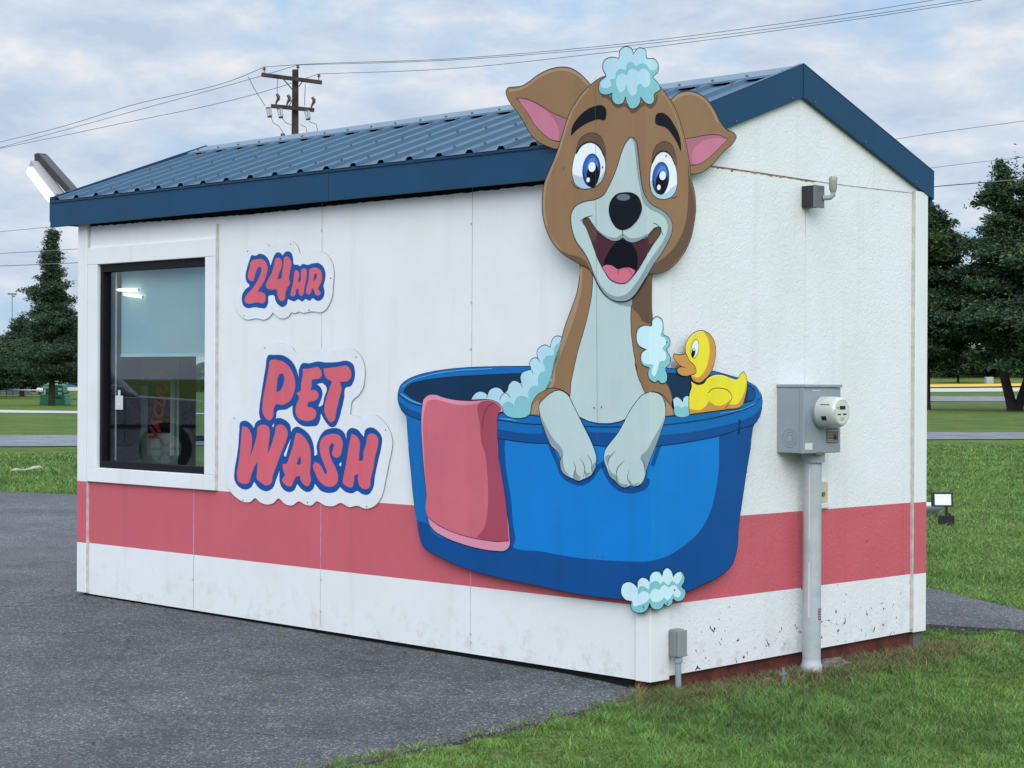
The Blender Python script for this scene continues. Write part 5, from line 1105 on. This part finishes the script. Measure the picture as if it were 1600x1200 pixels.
def conifer(base, H, prof, z0, nb, label, m=None, lean=0, spray=.22, per=26, droop=.1, fork=None, tr=.17, gap=0.0, name='pine_tree', cat='tree', group=None, seed=1):
    """whorled branches, each carrying needle sprays along its outer length; prof(h 0..1) = branch reach in metres"""
    rg = np.random.default_rng(seed); T_ = thing(name, label, cat, group); base = Vector(base); C = []
    g = MB()
    if fork:
        for (dx, hh, rr) in fork:
            e = base+rt*dx*1.0; g.tube([base+rt*(dx*.12)+Vector((0, 0, -.3)), base+rt*(dx*.2)+Vector((0, 0, .25)), base+rt*(dx*.85)+Vector((0, 0, 2.2)), base+rt*dx+Vector((0, 0, 4.5)), base+rt*dx+Vector((0, 0, hh))], [rr*1.35, rr*1.05, rr*.8, rr*.6, rr*.1], M_BARK, 10)
    else: g.tube([base+Vector((0, 0, -.3)), base+Vector((0, 0, H*.03)), base+Vector((0, 0, H*.4)), base+Vector((0, 0, H*.97))], [tr*1.35, tr, tr*.7, .02], M_BARK, 10)
    limbs = MB()
    for i in range(nb):
        h = z0+(1-z0)*(i+rg.uniform(0, .9))/nb; az_ = rg.uniform(0, 2*math.pi); R_ = prof(h, az_)*rg.uniform(.45, 1.15)*(.86+.22*math.sin(az_*3+h*14))
        if R_ < .05: R_ = .08
        if rg.uniform() < gap: continue
        o = base+Vector((0, 0, h*H))
        if fork: f0 = fork[i % len(fork)]; o = base+rt*(f0[0]*min(1, h*1.3))+Vector((0, 0, h*H))
        d = Vector((math.cos(az_), math.sin(az_), 0)); ns = max(3, int(per*R_/1.5)); rise = rg.uniform(-.05, .30)*R_-droop*R_
        if R_ > .8: limbs.tube([o, o+d*R_*.5+Vector((0, 0, rise*.5)), o+d*R_*.95+Vector((0, 0, rise))], [.035+.012*R_, .03, .008], M_BARK, 5, caps=False)
        for k_ in range(ns):
            t_ = rg.uniform(.10, 1)**.75; wdt = .08+.13*R_*(1-abs(t_-.55))
            p = o+d*R_*t_+Vector((0, 0, rise*t_+.06*math.sin(t_*6)))
            cl = rg.normal(0, 1, 3)*np.array([wdt, wdt, wdt*.32])
            for _ in range(24): C.append(np.array(p)+cl+rg.normal(0, 1, 3)*np.array([.17, .17, .09])*(spray/.22))
    for _ in range(30): C.append(np.array(base)+np.array([0, 0, H])+rg.normal(0, 1, 3)*np.array([.06, .06, .28])*(H/10))
    g.build('trunk', T_); 
    if limbs.v: limbs.build('branches', T_)
    leaf_mesh('crown', C, spray*.43, T_, m or M_PINE); return T_
# right: big forked pine
pb_ = onG(1586, 642); dkk = float(np.dot(pb_-CAM, FW))/F; Hp = (642-253)*dkk
def pine_prof(h, a):
    r = 4.6*min(1, (1-h)/.55)**.8*(0.78+.3*math.sin(h*23)) if h > .2 else 4.2
    return r
CT = onG(1562, 642)
conifer(pb_, Hp, pine_prof, .19, 230, 'tall dark forked pine at the right edge of the photo', per=30, spray=.26, fork=[(-.80, Hp*.97, .27), (.95, Hp*.72, .24)], name='pine_tree', seed=3, droop=.02, gap=.12)
# its neighbour, half behind the hut
B2p = onG(1447, 640); H2 = (640-322)*float(np.dot(B2p-CAM, FW))/F
conifer(B2p, H2, lambda h, a: 3.3*min(1, (1-h)/.35)**.6*(.85+.2*math.sin(h*17)), .2, 170, 'dark broad tree between the hut corner and the tall forked pine', m=M_DEC, per=30, spray=.27, tr=.24, name='oak_tree', seed=8, droop=.0)
B3p = onG(1497, 598); H3 = (598-540)*float(np.dot(B3p-CAM, FW))/F
conifer(B3p, H3, lambda h, a: 2.0*min(1, (1-h)/.5)+.6, .30, 60, 'small round far tree with a thin trunk seen under the pine boughs', m=M_DEC, per=26, spray=.5, tr=.16, name='small_tree', seed=11)
# more trees in that row, beyond the frame and behind the hut
for i, (px_, py_, top, sd) in enumerate(((1665, 644, 300, 21), (1760, 641, 280, 22))):
    bb = onG(px_, py_); hh = (py_-top)*float(np.dot(bb-CAM, FW))/F
    conifer(bb, hh, lambda h, a: 3.8*min(1, (1-h)/.5)**.8*(.8+.25*math.sin(h*19)), .18, 170, ('dark pine just beyond the right edge of the photo', 'dark pine farthest right beyond the edge')[i], per=26, spray=.34, tr=.25, name='pine_tree', seed=sd)
# left: spruce and the dark trees round it
SPp = onG(81, 634); HS = (634-361)*float(np.dot(SPp-CAM, FW))/F
conifer(SPp, HS, lambda h, a: (2.95*((1-h)/.82)**1.15+.05)*(.85+.22*math.sin(h*31)), .15, 330, 'pointed dark spruce left of the hut, green bin at its foot', m=M_SPR, per=26, spray=.165, tr=.17, name='spruce_tree', seed=5, droop=-.05, gap=.08)
for i, (px_, py_, top, rr, sd, lab) in enumerate(((34, 620, 500, 3.0, 31, 'low dark bushy cedar left of the spruce'), (-30, 622, 512, 3.6, 32, 'dark cedar cut off by the left edge of the photo'), (150, 624, 470, 3.0, 33, 'dark cedar mostly hidden behind the left end of the hut'), (54, 612, 540, 3.2, 34, 'dark shadowy tree behind the spruce, its trunk between bin and shed'))):
    bb = onG(px_, py_); hh = (py_-top)*float(np.dot(bb-CAM, FW))/F
    conifer(bb, hh, lambda h, a: rr*min(1, (1-h)/.62)**.75*(.85+.2*math.sin(h*21)), .16, 190, lab, m=M_SPR, per=26, spray=.30, tr=.2, name='cedar_tree', seed=sd, droop=-.02)
# far-off wood
def wood(name, px0, px1, py_, top, n, seed):
    rg = np.random.default_rng(seed); C = []
    for i in range(n):
        x = px0+(px1-px0)*rg.uniform(); q, k = frame_at(x, py_) if i % 40 == 0 else (q, k); hmax = (py_-top)*k*(.75+.3*math.sin(x*.05+seed)+.12*math.sin(x*.23))
        fx_ = rg.uniform(); p = q(x, py_, 0)+Vector((rg.normal(0, 3), rg.normal(0, 3), 0)); z = hmax*fx_**.8; C.append((p.x, p.y, p.z+z))
    o = leaf_mesh(name, C, 1.3, None, M_DEC, .6, 1.5); return tag(o, kind='stuff', label='dark far-off wood along the horizon on the '+('left' if px0 < 0 else 'right'), cat='woods')
wood('far_wood', -1100, 560, 606, 570, 22000, 2); wood('far_wood', 1150, 2900, 583, 548, 22000, 4)

# ------------------------------------------------------------------ utility pole and wires
up = thing('utility_pole', 'wooden utility pole with two crossarms standing behind the roof', 'utility pole')
PD = 64.0; M_WOOD = mat('weathered_wood', (.060, .046, .042), .9, .1, noise=.35, nscale=3)
def U(x, y, dd=0.0): return Vector(at(x, y, PD+dd))
ptop = U(461.5, 109); pbot = Vector((ptop.x, ptop.y, GZ-.5)); g = MB(); g.tube([pbot, pbot.lerp(ptop, .5), ptop], [.17, .14, .105], M_WOOD, 16); g.build('pole', up)
def arm(a, b_, name): return beam(U(*a, -.28), U(*b_, -.28), .055, .065, M_WOOD, name, up, up=Vector((0, 0, 1)), bevel=.01)
arm((408.5, 116.5), (503, 129), 'upper_crossarm'); arm((423.5, 165.5), (491, 172), 'lower_crossarm')
M_PORC = mat('porcelain_brown', (.06, .05, .055), .3, .5); M_PALE = mat('porcelain_grey', (.42, .45, .45), .35, .5)
for (x, y) in ((412.8, 105), (465.5, 102), (498.2, 116)):
    I = MB(); b0_ = U(x, y+9, -.28)
    hgt = 8*PD/F*1.15; I.tube([b0_, b0_+Vector((0, 0, hgt*.5)), b0_+Vector((0, 0, hgt*.52)), b0_+Vector((0, 0, hgt*.62)), b0_+Vector((0, 0, hgt*.64)), b0_+Vector((0, 0, hgt*.78)), b0_+Vector((0, 0, hgt*.8)), b0_+Vector((0, 0, hgt*.92)), b0_+Vector((0, 0, hgt))], [.015, .015, .065, .06, .03, .03, .055, .05, .02], M_PORC, 12); I.build('insulator', up)
for (a, b_) in (((443, 124), (458, 141)), ((472.5, 127.5), (467, 135)), ((452, 165), (458, 152))): g = MB(); g.tube([U(*a, -.34), U(*b_, -.15)], .018, M_PORC, 6); g.build('brace', up)
for x, y in ((433, 147), (450, 148.5), (488.5, 152)):
    g = MB(); g.tube([U(x-2.6, y+18, -.28), U(x-.8, y+12, -.28), U(x+1.8, y+8, -.28), U(x+2.2, y+4, -.28), U(x-.5, y, -.28)], [.02, .035, .055, .06, .05], M_PORC, 10); g.build('surge_arrester', up)
for x, y in ((419, 175), (436.5, 176), (479, 179)):
    f_ = MB(); f_.tube([U(x-2.5, y-5, -.5), U(x+.8, y+6.5, -.5)], .035, M_PALE, 10); fo_ = f_.build('fuse_cutout', up)
    f_ = MB(); f_.tube([U(x+2.6, y-6, -.4), U(x+4.2, y+5.5, -.4)], [.05, .055], M_PALE, 10); f_.build('cutout_insulator', fo_)
    f_ = MB(); f_.tube([U(x-3.2, y-6, -.5), U(x+2.6, y-7, -.4)], .03, M_PORC, 6); f_.tube([U(x, y+7, -.5), U(x+4.6, y+7, -.4)], .045, M_PORC, 6); f_.build('bracket', fo_)
for pts in (((424, 184), (427, 192), (436, 197), (442, 207)), ((441, 185), (447, 192), (455, 195)), ((470, 195), (478, 199), (480, 208)), ((483, 190), (494, 194), (496, 202), (494, 210)), ((433, 147), (433.5, 132), (434, 122)), ((476, 165), (476.5, 145), (477, 131)), ((388, 120), (398, 140), (414, 165))):
    g = MB(); g.tube([U(*p, -.3) for p in pts], .011, M_PORC, 5, caps=False); g.build('jumper_wire', up)
for x, y in ((442, 211), (480, 211)): g = MB(); c = U(x, y, -.3); g.tube([c+Vector((0, 0, .07)), c+Vector((0, 0, .04)), c-Vector((0, 0, .04)), c-Vector((0, 0, .07))], [.02, .075, .075, .03], M_PORC, 12); g.build('bushing', up)
M_CABLE = mat('cable', (.13, .14, .16), .6)
def wire(pts, d0, d1, r_, lab, grp):
    P = [np.array(p, float) for p in pts]; e = P[-1]-P[-2]; P.append(P[-1]+e/np.linalg.norm(e)*700)      # run on past the frame
    if P[0][0] not in (412.8, 465.5, 498.0): e = P[0]-P[1]; P.insert(0, P[0]+e/np.linalg.norm(e)*700)
    q_ = crom(P, False, 8); L = len(q_); V = []
    for i, (x, y) in enumerate(q_): V.append(Vector(at(x, y, d0+(d1-d0)*i/(L-1))))
    g = MB(); g.tube(V, r_*.5, M_CABLE, 6, caps=False); return tag(g.build('power_line'), lab, 'wire', grp)
GR = 'overhead wires'
wire([(412.8, 104.5), (380, 119), (200, 166), (100, 197), (0, 222), (-200, 272)], PD, 95, .024, 'overhead wire running down left from the left end of the upper crossarm', GR)
wire([(465.5, 101.5), (400, 121), (200, 176), (0, 230.5), (-200, 282)], PD, 95, .022, 'overhead wire running down left from the pole top insulator', GR)
wire([(498, 115.5), (430, 138), (160, 199), (0, 231.8), (-200, 271)], PD, 95, .022, 'lowest of the three overhead wires sloping down left of the pole', GR)
wire([(412.8, 104.5), (465.5, 101), (700, 92), (930, 73), (1240, 34), (1440, 3), (1700, -45)], PD, 50, .020, 'highest overhead wire right of the pole', GR)
wire([(465.5, 101.5), (700, 94), (930, 76.5), (1240, 40), (1480, 4), (1700, -35)], PD, 50, .020, 'middle overhead wire right of the pole, just under the highest', GR)
wire([(498, 115.5), (700, 107.5), (930, 84), (1240, 44), (1527, 1), (1750, -36)], PD, 50, .020, 'lowest overhead wire right of the pole, crossing above the puppy', GR)
wire([(1250, 248), (1400, 217.5), (1600, 189), (1800, 162)], 80, 70, .024, 'topmost of three wires right of the gable', GR)
wire([(1250, 294), (1450, 263), (1600, 245.5), (1800, 222)], 80, 70, .022, 'middle faint wire right of the gable', GR)
wire([(1250, 318), (1457, 292), (1600, 280), (1800, 262)], 60, 50, .034, 'thick lowest wire right of the gable, passing the pine', GR)
wire([(-150, 372), (0, 362), (78, 354.5), (300, 330)], 80, 80, .022, 'faint upper wire left of the fascia end', GR)
wire([(-150, 401), (0, 396), (120, 389), (320, 378)], 70, 70, .024, 'middle wire at the left passing behind the spruce tip', GR)
wire([(-150, 418), (0, 415.5), (120, 410.5), (320, 402)], 70, 70, .030, 'lowest thick wire at the left behind the spruce', GR)

# ------------------------------------------------------------------ grass blades
def grass():
    asph = [tuple(p) for p in ASPH]; AP = np.array(asph)
    def in_poly(X, Y):
        c = np.zeros(len(X), bool); j = len(AP)-1
        for i in range(len(AP)):
            xi, yi = AP[i]; xj, yj = AP[j]; m_ = ((yi > Y) != (yj > Y)) & (X < (xj-xi)*(Y-yi)/(yj-yi+1e-12)+xi); c ^= m_; j = i
        return c
    def sample(n, r0, r1, l0, l1):
        u = RNG.uniform(size=n); r = r0*(r1/r0)**u*1.0; lat = RNG.uniform(l0, l1, n)
        X = CX+FW[0]*r+RT[0]*lat*r; Y = CY+FW[1]*r+RT[1]*lat*r
        jx = RNG.normal(0, .035, n)+.02*np.sin(Y*9); ok = ~in_poly(X+jx, Y+RNG.normal(0, .035, n)); ok &= ~((X < -.03) & (X > -4.95) & (Y > .0) & (Y < W+.0)); ok &= ~((X < .2) & (X > -5) & (Y < 0))
        return X[ok], Y[ok], r[ok]
    XS, YS, RS = [], [], []
    for n, r0, r1, l0, l1 in ((430000, 6.2, 13.5, -.16, .36), (220000, 12, 30, -.02, .36), (90000, 22, 38, -.36, -.17), (70000, 29, 45, .1, .36)):
        a, b_, c = sample(n, r0, r1, l0, l1); XS.append(a); YS.append(b_); RS.append(c)
    # thicker unmown fringe at the wall foot and along the asphalt edge
    n = 9000; Yf = RNG.uniform(-.1, 2.7, n); Xf = .0+np.abs(RNG.normal(0, .16, n)); XS.append(Xf); YS.append(Yf); RS.append(np.full(n, 9.0)); nf = n
    ne = 26000; sg = [np.array(q) for q in ASPH[1:9]]; u_ = RNG.uniform(0, len(sg)-1, ne); i_ = u_.astype(int); f_ = (u_-i_)[:, None]; S0 = np.array(sg)[i_]*(1-f_)+np.array(sg)[i_+1]*f_
    XS.insert(0, S0[:, 0]+RNG.normal(.06, .06, ne)); YS.insert(0, S0[:, 1]+RNG.normal(0, .02, ne)); RS.insert(0, np.full(ne, 9.0))
    sg = [np.array(q) for q in ASPH[8:12]]; u_ = RNG.uniform(0, len(sg)-1, ne//2); i_ = u_.astype(int); f_ = (u_-i_)[:, None]; S0 = np.array(sg)[i_]*(1-f_)+np.array(sg)[i_+1]*f_
    XS.insert(0, S0[:, 0]+RNG.normal(.02, .05, ne//2)); YS.insert(0, S0[:, 1]+RNG.normal(-.01, .05, ne//2)); RS.insert(0, np.full(ne//2, 12.0))
    X, Y, Rr = map(np.concatenate, (XS, YS, RS)); n = len(X); fr = np.zeros(n, bool); fr[-nf:] = True
    kk = np.sin(X*13+1.7*np.sin(Y*9))*np.sin(Y*15+1.3*np.sin(X*11)); k_ = 1/(1+np.exp(-(np.sin(X*2.1+Y*1.3)+np.sin(X*.9-Y*2.7+1)+np.sin(Y*5.1+X*3.3)*.5)*1.5))
    sc = np.clip(Rr/9, .8, 6.0)
    h = RNG.uniform(.012, .038, n)*(.60+.9*k_)*(1+.55*kk)*sc**.25; h[fr] = RNG.uniform(.02, .07, nf); wd = RNG.uniform(.0020, .0045, n)*sc*.9
    th = RNG.uniform(0, 2*np.pi, n); ln = RNG.uniform(.3, 1.7, n)*h; dx, dy = np.cos(th), np.sin(th); px_, py_ = -dy*wd/2, dx*wd/2
    ph = RNG.uniform(0, 2*np.pi, n); px_, py_ = np.cos(ph)*wd/2, np.sin(ph)*wd/2
    Z = ground_h(X, Y)-.004; Z = np.where(in_poly(X, Y), AZ-.002, Z)
    V = np.empty((n, 5, 3))
    V[:, 0] = np.stack([X-px_, Y-py_, Z], 1); V[:, 1] = np.stack([X+px_, Y+py_, Z], 1)
    mx_, my_ = X+dx*ln*.35, Y+dy*ln*.35
    V[:, 2] = np.stack([mx_+px_*.8, my_+py_*.8, Z+h*.6], 1); V[:, 3] = np.stack([mx_-px_*.8, my_-py_*.8, Z+h*.6], 1)
    V[:, 4] = np.stack([X+dx*ln, Y+dy*ln, Z+h], 1)
    me = bpy.data.meshes.new('grass'); me.vertices.add(5*n); me.vertices.foreach_set('co', V.ravel())
    b5 = (np.arange(n)*5)[:, None]; L = np.concatenate([b5+np.array([[0, 1, 2, 3]]), b5+np.array([[3, 2, 4]])], 1).astype(np.int32).ravel()
    me.loops.add(7*n); me.loops.foreach_set('vertex_index', L); me.polygons.add(2*n)
    ls = np.stack([np.arange(n)*7, np.arange(n)*7+4], 1).astype(np.int32).ravel(); lt = np.tile(np.array([4, 3], np.int32), n)
    me.polygons.foreach_set('loop_start', ls); me.polygons.foreach_set('loop_total', lt); me.update(calc_edges=True)
    # blade colour: mixed greens with straw among them
    base = np.array([[.066, .155, .030]]); alt = np.array([[.20, .31, .07]]); drk = np.array([[.028, .072, .018]]); dry = np.array([[.26, .20, .10]])
    r1 = RNG.uniform(size=(n, 1)); r1 = r1**1.6; c = base*(1-r1)+alt*r1; c = c*(1-.45*k_[:, None])+drk*(.45*k_[:, None])*1.2; c = c*(1+.38*kk[:, None])
    wallp = (fr & (RNG.uniform(size=n) < .74)) | ((RNG.uniform(size=n) < .05)) | ((X > -.1) & (X < .42) & (Y > -.3) & (Y < 2.6) & (RNG.uniform(size=n) < .55*np.exp(-np.maximum(X, 0)/.2)))
    edge = (np.abs(Y-(-.9-(X-.1)*7)) < .3) & (X < .35) & (X > -.1) & (RNG.uniform(size=n) < .3)
    c = np.where((wallp | edge)[:, None], dry*RNG.uniform(.25, 1.1, (n, 1)), c)*RNG.uniform(.8, 1.2, (n, 1))
    at_ = me.attributes.new('tint', 'FLOAT_COLOR', 'POINT'); cc = np.ones((n, 5, 4)); cc[:, :, :3] = c[:, None, :]; at_.data.foreach_set('color', cc.ravel())
    m = bpy.data.materials.new('grass_blade'); m.use_nodes = True; t = m.node_tree; b = t.nodes['Principled BSDF']
    an = N(t, 'ShaderNodeAttribute', attribute_name='tint'); t.links.new(an.outputs['Color'], b.inputs['Base Color']); b.inputs['Roughness'].default_value = .55; b.inputs['Specular IOR Level'].default_value = .25
    me.materials.append(m); o = bpy.data.objects.new('grass', me); COL.objects.link(o); tag(o, kind='stuff', label='short mown lawn grass with dry tufts by the wall', cat='grass')
grass()

# loose grit, clippings and leaf scraps on the asphalt
def grit():
    g = MB(); mats = [mat('grit_stone', (.22, .21, .20), .9), mat('leaf_scrap', (.16, .10, .045), .8), mat('green_clipping', (.09, .15, .04), .8)]
    n = 0
    while n < 420:
        if RNG.uniform() < .55: x = RNG.uniform(-5.2, -.1); y = -abs(RNG.normal(0, .10))-.01
        elif RNG.uniform() < .5: t_ = RNG.uniform(); x = .1+.35*t_-abs(RNG.normal(0, .25)); y = -.4-2.6*t_
        else: x = RNG.uniform(-6, .3); y = RNG.uniform(-3.2, -.1)
        z = AZ+(.034+.045*min(1, max(0, -x/5)))*math.exp(-(max(0, -y-.1)/1.3)**2)*min(1, max(0, (-x+.15)/.6))+.004
        k = RNG.choice(3, p=[.4, .35, .25]); a = RNG.uniform(0, 6.28); s_ = RNG.uniform(.004, .011)*(1.3 if k else .8); c, d = math.cos(a)*s_, math.sin(a)*s_; e = s_*RNG.uniform(.25, .7)
        g.add([(x-c, y-d, z), (x+d*.6, y-c*.6, z+e*.2), (x+c, y+d, z+e*.5), (x-d*.6, y+c*.6, z+e)], [(0, 1, 2), (0, 2, 3), (0, 3, 1), (1, 3, 2)], mats[k]); n += 1
    tag(g.build('grit'), kind='stuff', label='loose grit and leaf scraps scattered on the asphalt', cat='grit')
grit()
